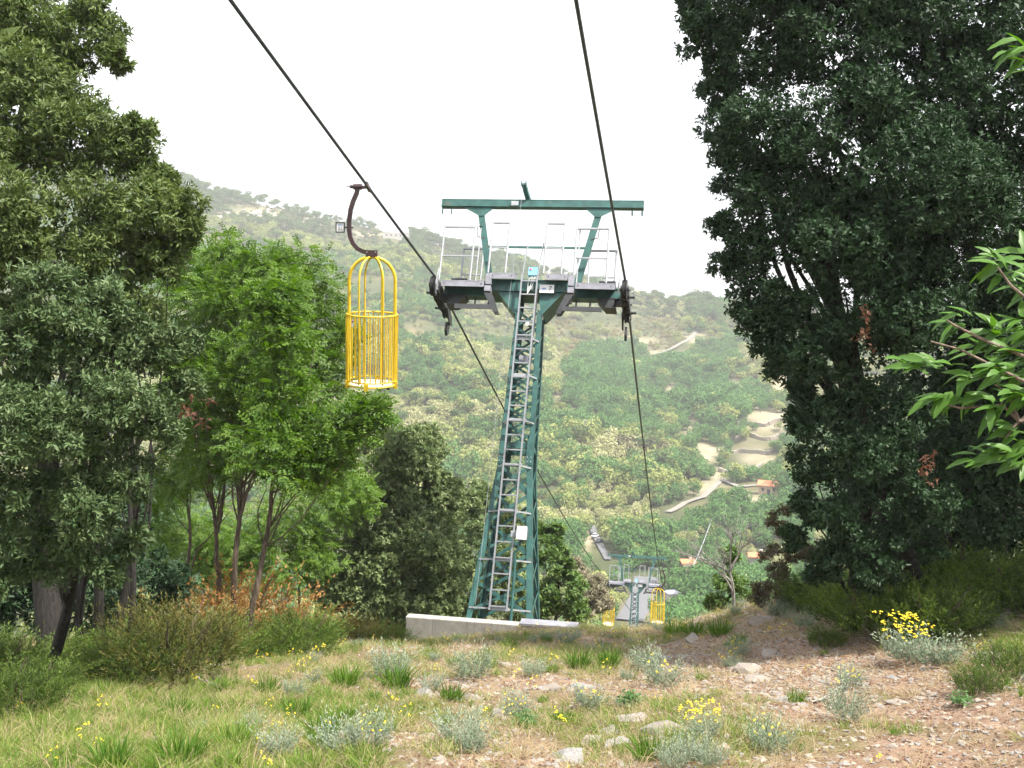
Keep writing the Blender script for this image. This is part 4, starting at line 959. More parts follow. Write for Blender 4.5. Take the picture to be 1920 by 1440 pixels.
ROADS = {   # photo polylines of the far roads and tracks, half width in metres
    'pale': ([(1252, 962), (1285, 945), (1318, 934), (1338, 915), (1352, 902), (1385, 915), (1420, 912)], .85),
    'lane': ([(1108, 985), (1117, 1008), (1128, 1030), (1140, 1052)], .7),
    'yard': ([(1212, 1085), (1205, 1120), (1190, 1150), (1180, 1166)], 2.2),
    'track': ([(1225, 668), (1262, 655), (1288, 640), (1302, 628), (1306, 622)], 1.2),
}
HOUSES = [(1438, 930), (1290, 1062), (1256, 1128), (1418, 1052), (742, 446)]
def seg_dist(x, y, poly):
    d = np.full(len(x), 1e9)
    for (ax, ay), (bx, by) in zip(poly[:-1], poly[1:]):
        t = np.clip(((x - ax) * (bx - ax) + (y - ay) * (by - ay)) / ((bx - ax) ** 2 + (by - ay) ** 2), 0, 1)
        d = np.minimum(d, np.hypot(x - ax - t * (bx - ax), y - ay - t * (by - ay)))
    return d
def hill_points():
    n = 60000
    az = R(-25) + R(49) * rng.random(n); D = np.sqrt(150 ** 2 + (790 ** 2 - 150 ** 2) * rng.random(n))
    x = D * np.sin(az); y = D * np.cos(az)
    # drop points that crowd one another
    cell = {}; keep = []
    for i in range(n):
        s = 2.5; key = (int(x[i] // s), int(y[i] // s))
        if key in cell: continue
        cell[key] = 1; keep.append(i)
    x, y, D = x[keep], y[keep], D[keep]; z = ground_z(x, y); V = np.stack([x, y, z], 1)
    px, py = proj(V + [0, 0, 2]); n = len(V)
    rt = np.interp(px, RX, RT); ridge_row = 545 + (px - 960) * .0227 - F * rt
    el = lambda cx, cy_, rx, ry: ((px - cx) / rx) ** 2 + ((py - cy_) / ry) ** 2 < 1
    u_ = rng.random(n); nz = fbm(x / 30, y / 30, 3); kind = np.full(n, 'round', object)
    kind[(u_ * .6 + nz * 1.3) > .42] = 'pale'; kind[(u_ * .5 - nz * 1.2) > .42] = 'green'; kind[(u_ < .08)] = 'pine'
    left = (px < 860) & (py < 640)
    kind[left & (u_ < .55)] = 'green'; kind[left & (u_ > .55)] = 'round'
    up = (py - ridge_row < 60); kind[up & (px < 900)] = 'scrub'; kind[up & (px < 900) & (u_ < .55)] = 'round'
    kind[(py - ridge_row < 34) & (u_ < .6)] = 'pine'; kind[(py - ridge_row < 100) & (px < 900) & (u_ > .86)] = 'pine'
    scr = (px > 1020) & (px < 1345) & (py > 592) & (py < 668) & ~el(1300, 610, 20, 25); kind[scr] = 'scrub'; kind[scr & (u_ > .93)] = 'round'
    grove = el(1165, 725, 108, 82) | el(1255, 700, 45, 50) | el(1335, 690, 50, 55) | el(1400, 775, 40, 42) | el(1310, 760, 60, 60)
    kind[grove] = 'green'; kind[grove & (u_ > .93)] = 'round'
    low = (px > 1230) & (py > 930); kind[low & (u_ < .5)] = 'green'
    bs = bareness(V); drop = rng.random(n) < bs * 1.05
    for poly, hwid in ROADS.values():
        drop |= seg_dist(px, py, poly) < hwid * F / np.maximum(D, 100) + 1.7 * F / np.maximum(D, 100)
    for hx, hy in HOUSES: drop |= (np.abs(px - hx) < 30 * 1) & (py > hy - 30) & (py < hy + 14)
    rad = np.select([kind == 'round', kind == 'pale', kind == 'green', kind == 'pine', kind == 'scrub'], [1.7 + 1.6 * rng.random(n) ** 1.5, 1.4 + 1.3 * rng.random(n), 2.2 + 1.3 * rng.random(n), 2.2 + 1.7 * rng.random(n), .8 + .8 * rng.random(n)])
    nb2 = fbm(x / 22 + 8, y / 22, 3); rad = rad.astype(float) * np.where(D < 260, .58, .74) * np.where(kind == 'pine', .72, 1.0) * np.clip(1.05 + 1.1 * nb2, .5, 1.7)
    drop |= (nb2 < -.33) & (rng.random(n) < .8)
    drop |= (kind == 'pine') & (rng.random(n) < .25)
    k = ~drop
    return V[k], kind[k], rad[k], px[k], py[k], D[k]
HV, HK, HR, HX, HY, HD = hill_points()
# the trees that show largest stand as single objects, the rest of the wood as one mass per kind
show = (HX > 600) & (HX < 1470) & (HY > 560) & (HY < 1165) & ~((HX > 930) & (HX < 1030)) & (HY < np.interp(HX, [600, 840, 870, 1110, 1140], [780, 830, 880, 1000, 1165]))
score = np.where(show, HR / HD, 0); order = np.argsort(-score); single = np.zeros(len(HV), bool)
FL = dict(round=('rounded mid green tree among the mixed wood of the far hillside', 'hillside_tree', 'tree', 'round trees of the far hillside', 100), pale=('pale yellowish tree among the mixed wood of the far hillside', 'hillside_tree', 'tree', 'pale trees of the far hillside', 70),
          green=('deep green tree of the dense groves on the far hillside', 'hillside_tree', 'tree', 'green trees of the far hillside', 80), pine=('umbrella shaped pine standing on the far ridge', 'umbrella_pine', 'tree', 'pines of the far ridge', 40), scrub=('low tawny scrub bush on the open upper hillside', 'scrub_bush', 'bush', 'scrub of the far hillside', 0))
for kd, (lb, nm, ct, gp, cnt) in FL.items():
    sc = score if kd != 'pine' else np.where((HX > 400) & (HX < 1340), HR / HD, 0)
    idx = [i for i in np.argsort(-sc) if HK[i] == kd and sc[i] > 0][:cnt]
    for i in idx:
        single[i] = True; s = HR[i]
        tag(obj(nm, FPROTO[kd][i % 3], None, tuple(HV[i]), (0, 0, rng.random() * 6.28), (s, s, s * (.85 + .35 * rng.random()))), lb, ct, gp)
for kd, nm, lb in (('round', 'far_wood', 'mixed mid green wood covering the far hillside'), ('pale', 'far_wood', 'pale yellowish trees scattered through the far hillside wood'), ('green', 'far_wood', 'dense deep green groves on the far hillside'), ('pine', 'ridge_pinewood', 'pine wood along the far ridge'), ('scrub', 'hill_scrub', 'tawny low scrub on the open upper hillside')):
    for j in range(3):
        k = (HK == kd) & ~single & (np.arange(len(HV)) % 3 == j); s = HR[k]
        scatter(nm, HV[k], rng.random(k.sum()) * 6.28, np.stack([s, s, s * (.8 + .5 * rng.random(k.sum()))], 1), FPROTO[kd][j], lb, 'wood' if nm != 'hill_scrub' else 'scrub')
# a few trees that stand out
for (px, py, rpx, kd, lb) in ((1190, 862, 30, 'round', 'broad olive brown tree left of the pair above the pale road'), (1232, 866, 28, 'round', 'broad olive brown tree right of the pair above the pale road'), (845, 560, 0, 'pine', '')):
    if not rpx: continue
    p = hit(px, py); s = rpx * np.hypot(p[0], p[1]) / F
    me = FPROTO[kd][0].copy(); me.materials[0] = LM['brownbush']; tag(obj('broad_tree', me, None, tuple(p), (0, 0, rng.random() * 6), (s, s, s * .8)), lb, 'tree', 'broad trees above the road')

# ================================================================== FAR ROADS, WALLS, HOUSES
def drape(name, poly, half, mat, lift=.35):
    pts = [hit(*q) for q in poly]; dense = []
    for a, b in zip(pts[:-1], pts[1:]):
        for t in np.linspace(0, 1, 10, endpoint=False): dense.append(a * (1 - t) + b * t)
    dense.append(pts[-1]); dense = np.array(dense); V = []; n = len(dense)
    for i in range(n):
        t = dense[min(i + 1, n - 1)] - dense[max(i - 1, 0)]; t[2] = 0; t = unit(t); s = np.array([-t[1], t[0], 0])
        for o in (-1, -.33, .33, 1):
            q = dense[i] + s * half * o; V.append([q[0], q[1], 0])
    V = np.array(V); zz = ground_z(V[:, 0], V[:, 1]).reshape(n, 4).max(1); zz = np.convolve(np.pad(zz, 2, 'edge'), np.ones(5) / 5, 'valid'); V[:, 2] = np.repeat(zz, 4) + lift
    Fc = [(i * 4 + k, i * 4 + k + 1, i * 4 + k + 5, i * 4 + k + 4) for i in range(n - 1) for k in range(3)]
    o = obj(name, mesh_np(name, V, np.array(Fc), mat, smooth=True)); return tag(o, kind='structure')
drape('road', *ROADS['pale'], M['concroad']); drape('road', *ROADS['lane'], M['asphalt']); drape('pavement', *ROADS['yard'], M['asphalt']); drape('path', *ROADS['track'], M['concroad'])

def house(label, px, py, w, dpt, h, rot, wallm, roofm=None, pitch=.35, wins=(), cat='house', flat=False):
    p = hit(px, py); root = empty('house', p, (0, 0, R(rot))); tag(root, label, cat)
    MB().box((-w / 2, -dpt / 2, -3), (w / 2, dpt / 2, h)).build('wall', wallm, root)
    e = .45
    if flat: MB().box((-w / 2 - .15, -dpt / 2 - .15, h + .003), (w / 2 + .15, dpt / 2 + .15, h + .25)).build('roof', roofm, root)
    else:
        r = h + pitch * dpt / 2; m = MB(); y = dpt / 2 + e
        m.plate([(-y, h - pitch * e + .01), (0, r + .01), (y, h - pitch * e + .01), (y, h - pitch * e + .22), (0, r + .25), (-y, h - pitch * e + .22)], w + 2 * e, 0, 'X'); rf = m.build('roof', roofm, root)
        MB().plate([(-dpt / 2, h), (dpt / 2, h), (0, r - .02)], w - .02, 0, 'X').build('gable', wallm, root)
        MB().box((w * .2, -.3, r - .2), (w * .2 + .6, .3, r + .8)).build('chimney', wallm, rf)
    for (x, z, ww, hh) in wins: 
        wd = MB().box((x - ww / 2, -dpt / 2 - .06, z), (x + ww / 2, -dpt / 2 - .01, z + hh)).build('window' if z > .5 else 'door', M['shutter'], root)
        if z > .5: MB().box((x - ww / 2 - .1, -dpt / 2 - .12, z - .12), (x + ww / 2 + .1, -dpt / 2 - .005, z - .005)).build('sill', wallm, wd)
    return root
house('ochre house with red tiled roof at the edge of the dark trees', 1442, 926, 4.8, 4.2, 2.4, -18, M['plastero'], M['rooft'], wins=((-1.4, 1.0, .6, .8), (1.3, 1.0, .6, .8), (0, .0, .7, 1.5)))
house('small hut with orange roof among trees below the pale road', 1287, 1066, 2.2, 2.1, 1.3, 12, M['plasterw'], M['rooft'], wins=((0, 0, .6, 1.1),))
house('plain grey block hut with flat roof right of the far tower', 1258, 1136, 2.2, 2.2, 2.2, 20, M['plasterw'], M['greysteel'], flat=True, wins=((-.3, 0, .8, 1.7),), cat='hut')
house('low cottage with orange roof behind the dead tree', 1418, 1056, 2.8, 2.4, 1.5, -5, M['plasterw'], M['rooft'], wins=((.6, .6, .5, .6),))
house('long white building on the crest of the far ridge', 742, 447, 17, 6, 3.4, 8, M['plasterw'], M['plasterw'], flat=True, wins=((-6, 1.2, 1, 1.2), (-3, 1.2, 1, 1.2), (0, 1.2, 1, 1.2), (3, 1.2, 1, 1.2), (6, 1.2, 1, 1.2)), cat='building')
# dry stone terraces
for k, (x0, x1, y) in enumerate(((1350, 1450, 965), (1355, 1455, 985), (1360, 1450, 1003), (1352, 1440, 1022), (1345, 1430, 880), (1360, 1470, 850), (1380, 1480, 826), (1385, 1490, 800), (1350, 1430, 738), (1370, 1470, 768), (1290, 1350, 985), (850, 910, 848))):
    a, b = hit(x0, y), hit(x1, y - 4); m = MB(); n = 14; pts = [a * (1 - t) + b * t for t in np.linspace(0, 1, n)]
    root_p = pts[n // 2].copy(); pv = None
    for i in range(n):
        q = pts[i] + np.array([0, 2.0 * math.sin(i * .7 + k), 0]); q[2] = gz(q[0], q[1])
        if pv is not None: m.bar(pv + [0, 0, .1], q + [0, 0, .1], .7, 1.9 + .3 * math.sin(i * 1.7))
        pv = q
    me = m.mesh('terrace_wall', M['drywall']); me.transform(Matrix.Translation(-Vector(root_p)))
    tag(obj('terrace_wall', me, None, root_p), 'low pale dry stone terrace wall stepping across the hillside' if k != 11 else 'pale terrace edge on the wooded slope left of the near tower', 'wall', 'dry stone terraces of the hillside' if k != 11 else None)
# granite outcrops on the left hillside
import bmesh
def rock_mesh(name, seed, mat, flat=.6, n=16):
    r_ = np.random.default_rng(seed); bm = bmesh.new(); d = unit(r_.normal(size=(n, 3))) * (.75 + .35 * r_.random((n, 1))); d[:, 2] *= flat
    d[:, 0] *= 1.15; vs_ = [bm.verts.new(p) for p in d]; g = bmesh.ops.convex_hull(bm, input=vs_)
    bmesh.ops.delete(bm, geom=[v for v in bm.verts if not v.link_faces], context='VERTS')
    bmesh.ops.bevel(bm, geom=list(bm.edges), offset=.05, segments=1, affect='EDGES') if n > 18 else None
    bmesh.ops.recalc_face_normals(bm, faces=bm.faces); me = bpy.data.meshes.new(name); bm.to_mesh(me); bm.free(); me.materials.append(mat); return me
GR = [rock_mesh('boulder', 900 + k, M['granite'], .7, 26) for k in range(4)]
for k in range(26):
    px, py = ((480 + rng.normal() * 16, 402 + rng.normal() * 5) if k < 16 else (428 + rng.normal() * 12, 405 + rng.normal() * 3)) if k < 22 else (570 + rng.normal() * 10, 415 + rng.normal() * 3)
    p = hit(px, py); s = 1.3 + 2.0 * rng.random()
    tag(obj('boulder', GR[k % 4], None, tuple(p), (rng.random() * .4, rng.random() * .4, rng.random() * 6), (s * 1.2, s, s * .8)), 'pale granite boulder of the outcrops on the far left hillside', 'boulder', 'granite outcrops')
# poles, cable, cars
def pole(label, px, py, h, mat, r=.12, arm=True):
    p = hit(px, py); root = empty('utility_pole', p); tag(root, label, 'pole', 'utility poles of the valley')
    MB().tube([(0, 0, -.5), (0, 0, h)], [r, r * .7], 8).build('shaft', mat, root, True)
    if arm: MB().box((-.7, -.06, h - .6), (.7, .06, h - .48)).build('cross_arm', mat, root)
pole('pale pole on the open scrub above the green grove', 1048, 668, 9, M['galv']); pole('pale pole in the wood right of the near tower ladder', 1096, 832, 7, M['galv']); pole('left of two thin wooden poles near the grey hut', 1286, 1112, 5.5, M['wood']); pole('right of two thin wooden poles near the grey hut', 1291, 1110, 5.5, M['wood'])
a, b = P(1349, 922, 285), P(1300, 1060, 175); pts = [a * (1 - t) + b * t - np.array([0, 0, 4.]) * 4 * t * (1 - t) * .35 for t in np.linspace(0, 1, 14)]
tag(MB().tube(pts, .10, 6).build('utility_wire', M['galv'], None, True), 'pale wire slung across the valley below the pale road', 'wire')
def car(label, px, py, rot, mat, sc=1.0):
    p = hit(px, py); root = empty('parked_car', p + np.array([0, 0, .36]), (0, 0, R(rot))); root.scale = (.55,) * 3; tag(root, label, 'car', 'cars parked on the lane')
    m = MB().plate([(-2.0, .35), (2.0, .35), (2.02, .7), (1.2, .88), (-1.7, .95), (-2.02, .75)], 1.65, 0); m.build('body', mat, root)
    MB().plate([(-1.5, .951), (1.0, .90), (.45, 1.42), (-1.1, 1.45)], 1.45, 0).build('cabin', M['shutter'], root); MB().box((-1.1, -.7, 1.452), (.42, .7, 1.48)).build('roof', mat, root)
    for x in (-1.25, 1.25):
        for y in (-.78, .78): MB().lathe([(.31, -.1), (.31, .1)], (x, y, .31), 'Y', 12).build('wheel', M['black'], root)
car('white car parked on the narrow lane right of the near tower', 1116, 1010, 60, M['carw']); car('dark car parked just below the white one on the lane', 1124, 1020, 60, M['card'])

# ================================================================== HAZE
def haze():
    m = bpy.data.materials.new('valley_haze'); m.use_nodes = True; nt = m.node_tree; nt.nodes.clear()
    out = nt.nodes.new('ShaderNodeOutputMaterial'); v = nt.nodes.new('ShaderNodeVolumePrincipled'); v.inputs['Color'].default_value = (.97, .985, 1.0, 1); v.inputs['Density'].default_value = HAZE_D; v.inputs['Anisotropy'].default_value = .2
    nt.links.new(v.outputs[0], out.inputs['Volume'])
    o = MB().box((-2300, -2300, -420), (2300, 2300, 150)).build('haze', m); tag(o, 'thin pale haze filling the valley air', 'haze', None, 'stuff')
HAZE_D = .00052
haze()

# ================================================================== UNDERGROWTH
def shrub_mesh(name, mat, seed, n=420, needles=20, nl=.06, nw=.011):
    """heath bush about one metre tall and wide: many upright feathery sprays, plus its bare stems"""
    global rng
    keep = rng; rng = np.random.default_rng(seed)
    a = rng.random(n) * 6.283; rr = np.sqrt(rng.random(n)) * .52; h = (.62 - .75 * rr ** 2) * (.75 + .35 * rng.random(n)) + .12 * vnoise(np.cos(a) * 2 + seed, np.sin(a) * 2 + rr * 3)
    roots = np.stack([np.cos(a) * rr, np.sin(a) * rr, h * (.25 + .7 * rng.random(n))], 1)
    out = unit(np.stack([np.cos(a) * rr * 1.1, np.sin(a) * rr * 1.1, np.full(n, .62)], 1) + rng.normal(size=(n, 3)) * .16)
    me = fol_mesh(name, [sprays(roots, out, .36, needles, nl, nw, .25)], mat); rng = keep; return me
def stems_mesh(seed):
    r_ = np.random.default_rng(seed); m = MB()
    for k in range(9):
        an = r_.random() * 6.28; e = (math.cos(an) * .4, math.sin(an) * .4, .55 + .2 * r_.random()); limb(m, bend_path((math.cos(an) * .05, math.sin(an) * .05, -.1), e, 4, .06), .014, .005, 4)
    return m.mesh('stems', BK['rob'])
STEMS = [stems_mesh(k) for k in (1, 2)]
SH = dict(heath=[shrub_mesh('foliage', LM['heath'], s) for s in (11, 12, 13)], rust=[shrub_mesh('foliage', LM['heathrust'], s) for s in (14, 15)], dry=[shrub_mesh('foliage', LM['dryheath'], s, 300, 14, .05, .014) for s in (16, 17)])
def shrub(kind, px, py, hpx, label, wide=1.0, depth=None, group=None):
    p = hit(px, py) if depth is None else gat(px, depth)
    if p @ _f > 21: p = gat(px, 16.5 if px < 960 else 15.0)
    D = p @ _f; s = 1.22 * hpx * D / F * (.85 + .35 * rng.random())
    root = empty('heath_shrub', p - np.array([0, 0, .05]), (0, 0, rng.random() * 6.28)); root.scale = (s * wide, s * wide, s); tag(root, label, 'shrub', group or 'heath shrubs')
    v = SH[kind]; f = obj('foliage', v[int(rng.random() * len(v))], root); f['kind'] = 'stuff'; st = obj('stems', STEMS[int(rng.random() * 2)], root); st['kind'] = 'stuff'
    return root
SHRUBS = [
    ('heath', 35, 1330, 105, 'green heath shrub at the left edge, nearest the bottom corner', 1.2), ('heath', 90, 1295, 80, 'small heath shrub left of the dark trunk', 1.1), ('heath', -10, 1270, 110, 'heath shrub cut by the left edge', 1.2),
    ('heath', 250, 1275, 120, 'leftmost green heath shrub of the row under the robinias', 1.1), ('rust', 320, 1265, 135, 'tall rusty tipped heath shrub under the slim robinias', 1.1), ('heath', 385, 1250, 125, 'dark green heath shrub left of the leaning robinia trunk', 1.1), ('rust', 430, 1235, 105, 'rusty heath shrub just left of the leaning robinia trunk', 1.0), ('heath', 205, 1262, 85, 'low heath shrub beside the leftmost trunks', 1.2),
    ('heath', 500, 1235, 85, 'bluish green heath shrub right of the leaning robinia trunk', 1.2), ('heath', 560, 1225, 82, 'green heath shrub halfway to the foundation wall', 1.2), ('rust', 625, 1212, 85, 'yellowish heath shrub two places left of the wall', 1.2), ('rust', 685, 1204, 80, 'yellow green heath shrub next to the wall', 1.1), ('heath', 730, 1208, 55, 'small heath shrub touching the wall corner', 1.2), ('heath', 600, 1190, 70, 'heath shrub behind the yellowish ones near the wall', 1.3), ('heath', 280, 1240, 110, 'heath shrub behind the leftmost one of the row', 1.2),
    ('heath', 150, 1250, 70, 'dim heath shrub at the foot of the thin trunks', 1.3),
    ('heath', 1535, 1150, 90, 'heath shrub at the foot of the brownish bush, right side', 1.1), ('heath', 1600, 1180, 115, 'green heath shrub second from the brownish bush', 1.1), ('heath', 1665, 1200, 150, 'largest bright green heath shrub behind the yellow flowers', 1.2), ('heath', 1745, 1195, 135, 'green heath shrub right of the largest one', 1.2), ('heath', 1500, 1145, 60, 'small heath shrub left of the right row', 1.2),
    ('heath', 1800, 1150, 110, 'dim heath shrub under the dark trees', 1.3), ('heath', 1860, 1145, 120, 'dim heath shrub further right under the dark trees', 1.3), ('heath', 1925, 1150, 125, 'dim heath shrub at the right edge', 1.3), ('heath', 1550, 1212, 50, 'small heath clump in front of the right row', 1.0),
    ('heath', 1835, 1300, 75, 'bright green heath clump on the right slope', 1.0), ('heath', 1895, 1275, 70, 'green heath clump near the right edge', 1.1), ('heath', 1640, 1110, 80, 'shaded heath shrub behind the largest one', 1.4), ('heath', 1740, 1115, 80, 'shaded heath shrub beneath the lower dark evergreen', 1.4)]
for kd, px, py, h, lb, wd in SHRUBS: shrub(kd, px, py, h, lb, wd)
for px, d, h, lb in ((525, 16.5, 95, 'orange withered shrub right of the slim trunks'), (435, 18, 150, 'orange withered shrub glimpsed between the slim trunks'), (595, 17.5, 75, 'reddish brown withered shrub left of the rounded evergreen'), (480, 17, 110, 'pale orange withered shrub behind the leaning trunk'), (650, 17, 70, 'dull brown withered shrub below the rounded evergreen')):
    shrub('dry', px, 0, h, lb, 1.3, d, 'withered shrubs')

# ------------------------------------------------------------------ herbs and tufts
def blades(n, L, w, spread, seed, r=.06, bend=.5):
    r_ = np.random.default_rng(seed); a = r_.random(n) * 6.283; rad = r * np.sqrt(r_.random(n)); b = np.stack([np.cos(a) * rad, np.sin(a) * rad, np.full(n, -.02)], 1)
    a2 = a + r_.normal(size=n) * .8; lean = spread * r_.random(n); d = unit(np.stack([np.cos(a2) * lean, np.sin(a2) * lean, np.ones(n)], 1)); Ls = L * (.5 + .6 * r_.random(n))
    side = unit(np.cross(d, r_.normal(size=(n, 3)))) * (w * .5); out = np.stack([np.cos(a2), np.sin(a2), -.25 * np.ones(n)], 1) * (bend * lean * Ls)[:, None]
    m = b + d * (Ls * .55)[:, None] + out * .25; t = b + d * Ls[:, None] + out
    V = np.stack([b - side, b + side, m + side * .8, m - side * .8, t], 1).reshape(-1, 3); k = np.arange(n)[:, None] * 5
    Fc = np.concatenate([k + [0, 1, 2], k + [0, 2, 3], k + [3, 2, 4]], 1).reshape(-1, 3); return V, Fc, np.repeat(.3 * r_.random() + .7 * r_.random(n), 3)
def herb_mesh(seed, n=125, L=.26):
    global rng
    keep = rng; rng = np.random.default_rng(seed); a = rng.random(n) * 6.283; rr = .12 * np.sqrt(rng.random(n)); roots = np.stack([np.cos(a) * rr, np.sin(a) * rr, .02 + .05 * rng.random(n)], 1)
    ln = .85 * rng.random(n) ** .7; dirs = unit(np.stack([np.cos(a) * ln, np.sin(a) * ln, np.ones(n)], 1)); me = fol_mesh('foliage', [sprays(roots, dirs, L, 10, .042, .0085, .2)], LM['greyherb']); rng = keep; return me
def flower_mesh(seed, n=9, L=.32, s=.0095):
    r_ = np.random.default_rng(seed); m = MB()
    for k in range(n):
        a = r_.random() * 6.283; ln = .75 * r_.random() ** .6; d = unit(np.array([math.cos(a) * ln, math.sin(a) * ln, 1.])); t = d * L * (.7 + .4 * r_.random())
        for j in range(3):
            c = t + r_.normal(size=3) * s * .8; q = s * (.6 + .5 * r_.random()); m.add([c + [q, 0, 0], c + [0, q, 0], c - [q, 0, 0], c - [0, q, 0], c + [0, 0, q * .7], c - [0, 0, q * .7]], [(0, 1, 4), (1, 2, 4), (2, 3, 4), (3, 0, 4), (1, 0, 5), (2, 1, 5), (3, 2, 5), (0, 3, 5)])
    return m.mesh('flower_heads', M['flower'])
def leafy_mesh(seed):
    global rng
    keep = rng; rng = np.random.default_rng(seed); Pt, Ax = tips_in_blobs([((0, 0, .12), (.14, .14, .12))], 260, (.4, 1.0), .3, .1); me = fol_mesh('foliage', [rosettes(Pt, Ax, 6, .035, .02)], LM['herb']); rng = keep; return me
HERB = [herb_mesh(s) for s in (21, 22, 23)]; FLOW = [flower_mesh(s) for s in (31, 32)]; FLOWBIG = flower_mesh(33, 46, .46, .013); LEAFYB = [leafy_mesh(41), leafy_mesh(42)]
TUFT = [fol_mesh('grass_tuft', [blades(150, .24, .0085, .55, s, .085)], LM['grass']) for s in (51, 52, 53)]
SLOPE = Euler((R(-8), R(2), 0))
def plant(name, cat, label, px, py, hpx, mesh, ref, group, flowers=0.0, p=None, wide=1.0):
    p = hit(px, py) if p is None else p
    if p @ _f > 21: p = gat(px, 18.5)
    s = hpx * (p @ _f) / F / ref
    if flowers or name != 'grass_tuft':
        root = empty(name, p, (R(-6), 0, rng.random() * 6.28)); f = obj('foliage', mesh, root); f['kind'] = 'stuff'
        if flowers:
            q = obj('flower_heads', FLOW[int(rng.random() * 2)] if flowers < 2 else FLOWBIG, root); q['kind'] = 'stuff'
    else: root = obj(name, mesh, None, p, (R(-6), 0, rng.random() * 6.28))
    root.scale = (s * wide, s * wide, s); return tag(root, label, cat, group)
ri = lambda a: a[int(rng.random() * len(a))]
NAMED_HERBS = [(730, 1275, 62, 'silvery herb clump left of the rocky centre, below the wall corner'), (888, 1272, 58, 'silvery herb clump right below the concrete wall'), (1062, 1212, 34, 'silvery herb clump in front of the right end of the wall'), (1238, 1290, 60, 'silvery herb clump below the far tower'), (1382, 1232, 36, 'small silvery herb on the bare dirt right of the far tower'), (640, 1410, 70, 'big silvery herb clump at the bottom, left of centre'), (700, 1400, 62, 'silvery herb clump beside the biggest bottom one'), (865, 1400, 75, 'tall silvery herb at the bottom centre'), (1582, 1350, 62, 'rounded herb clump alone on the right dirt path'), (1440, 1410, 66, 'silvery herb left of the dirt path at the bottom'), (1300, 1425, 55, 'silvery herb at the bottom beside the bright grass'), (1330, 1440, 50, 'silvery herb cut by the bottom edge'), (965, 1345, 48, 'silvery herb among stones at the centre'), (1100, 1330, 46, 'thin silvery herb among the centre stones'), (520, 1420, 60, 'silvery herb in the left foreground grass'), (1855, 1185, 40, 'silvery herb in the shade of the right trees'), (1590, 1290, 44, 'sparse silvery herb on the upper dirt path'), (1000, 1270, 36, 'small silvery herb on the stony middle'), (1510, 1180, 36, 'silvery herb below the right heath row'), (1460, 1160, 40, 'silvery herb beside the dead tree'), (1210, 1255, 44, 'silvery herb among the dry grass right of centre')]
for px, py, h, lb in NAMED_HERBS: plant('silvery_herb', 'herb', lb, px, py, h, ri(HERB), .30, 'silvery herbs on the slope', 1 if rng.random() < .2 else 0, wide=1.05)
plant('flowering_herb', 'herb', 'silvery herb crowned with many yellow flowers below the right heath', 1755, 1250, 62, HERB[0], .30, 'silvery herbs on the slope', 0, wide=1.5)
plant('flowering_herb', 'herb', 'spray of bright yellow flowers leaning left before the heath', 1695, 1246, 72, HERB[1], .36, 'silvery herbs on the slope', 2, wide=1.2)
plant('flowering_herb', 'herb', 'low herb with yellow flowers at the bottom right of centre', 1320, 1385, 50, HERB[2], .32, 'silvery herbs on the slope', 2, wide=1.1)
plant('leafy_herb', 'herb', 'small round leafed bush among the stones right of centre', 1185, 1332, 46, LEAFYB[0], .24, 'leafy herbs'); plant('leafy_herb', 'herb', 'flat leafy herb on the dirt at the right', 1800, 1325, 30, LEAFYB[1], .24, 'leafy herbs', wide=1.5); plant('leafy_herb', 'herb', 'low leafy herb below the silvery clumps at the centre', 985, 1358, 26, LEAFYB[1], .24, 'leafy herbs', wide=1.6)
NAMED_TUFTS = [(745, 1288, 52, 'bright green tuft in front of the silvery clump below the wall corner'), (650, 1285, 50, 'bright green tuft left below the wall'), (1085, 1252, 44, 'broad bright green tuft right of centre'), (1140, 1250, 40, 'bright green tuft beside the broad one'), (845, 1312, 40, 'green tuft with yellow flowers on the stony middle'), (1222, 1425, 62, 'vivid green tuft at the bottom right of centre'), (1300, 1192, 40, 'long green grass clump on the brow right of the far tower'), (1350, 1190, 40, 'green grass clump at the right end of the brow'), (1265, 1190, 36, 'green grass clump at the left end of the brow'), (610, 1380, 60, 'green tuft in the left foreground'), (340, 1430, 75, 'broad green tuft at the bottom left'), (440, 1400, 62, 'green tuft right of the broad bottom left one'), (560, 1345, 50, 'green tuft amid yellow flowers on the left'), (830, 1360, 30, 'small green tuft on the bare middle'), (330, 1345, 50, 'green tuft near the left bare patch'), (210, 1440, 70, 'green tuft cut by the bottom edge at left'), (500, 1300, 40, 'green tuft in the left meadow'), (1385, 1210, 30, 'small tuft at the edge of the stony brow')]
for px, py, h, lb in NAMED_TUFTS: plant('grass_tuft', 'grass', lb, px, py, h, ri(TUFT), .24, 'green grass tufts', wide=1.15)

# scattered plants, stones, cover: sample the visible slope
def slope_points(n, dens=None):
    out = np.zeros((0, 2))
    while len(out) < n:
        m = max(4000, 3 * n); y = 6.2 + 14.5 * rng.random(m); x = -9 + 19 * rng.random(m); px = 960 + F * x / y; k = (px > -120) & (px < 2040)
        if dens is not None: k &= rng.random(m) < dens(x, y)
        out = np.concatenate([out, np.column_stack([x[k], y[k]])])
    a = out[:n]; return np.column_stack([a, ground_z(a[:, 0], a[:, 1])])
g1 = grassiness
W_ = np.where
for p in slope_points(95, lambda x, y: .15 + .8 * g1(x, y)):
    plant('grass_tuft', 'grass', 'small green tuft scattered over the slope', 0, 0, (.07 + .11 * rng.random()) / (p @ _f) * F, ri(TUFT), .24, 'green grass tufts', p=p, wide=1.2)
for p in slope_points(65, lambda x, y: .25 + .35 * (x > -2.5)):
    plant('silvery_herb', 'herb', 'small silvery herb scattered over the slope', 0, 0, (.08 + .11 * rng.random()) / (p @ _f) * F, ri(HERB), .30, 'silvery herbs on the slope', 1 if rng.random() < .18 else 0, p=p)
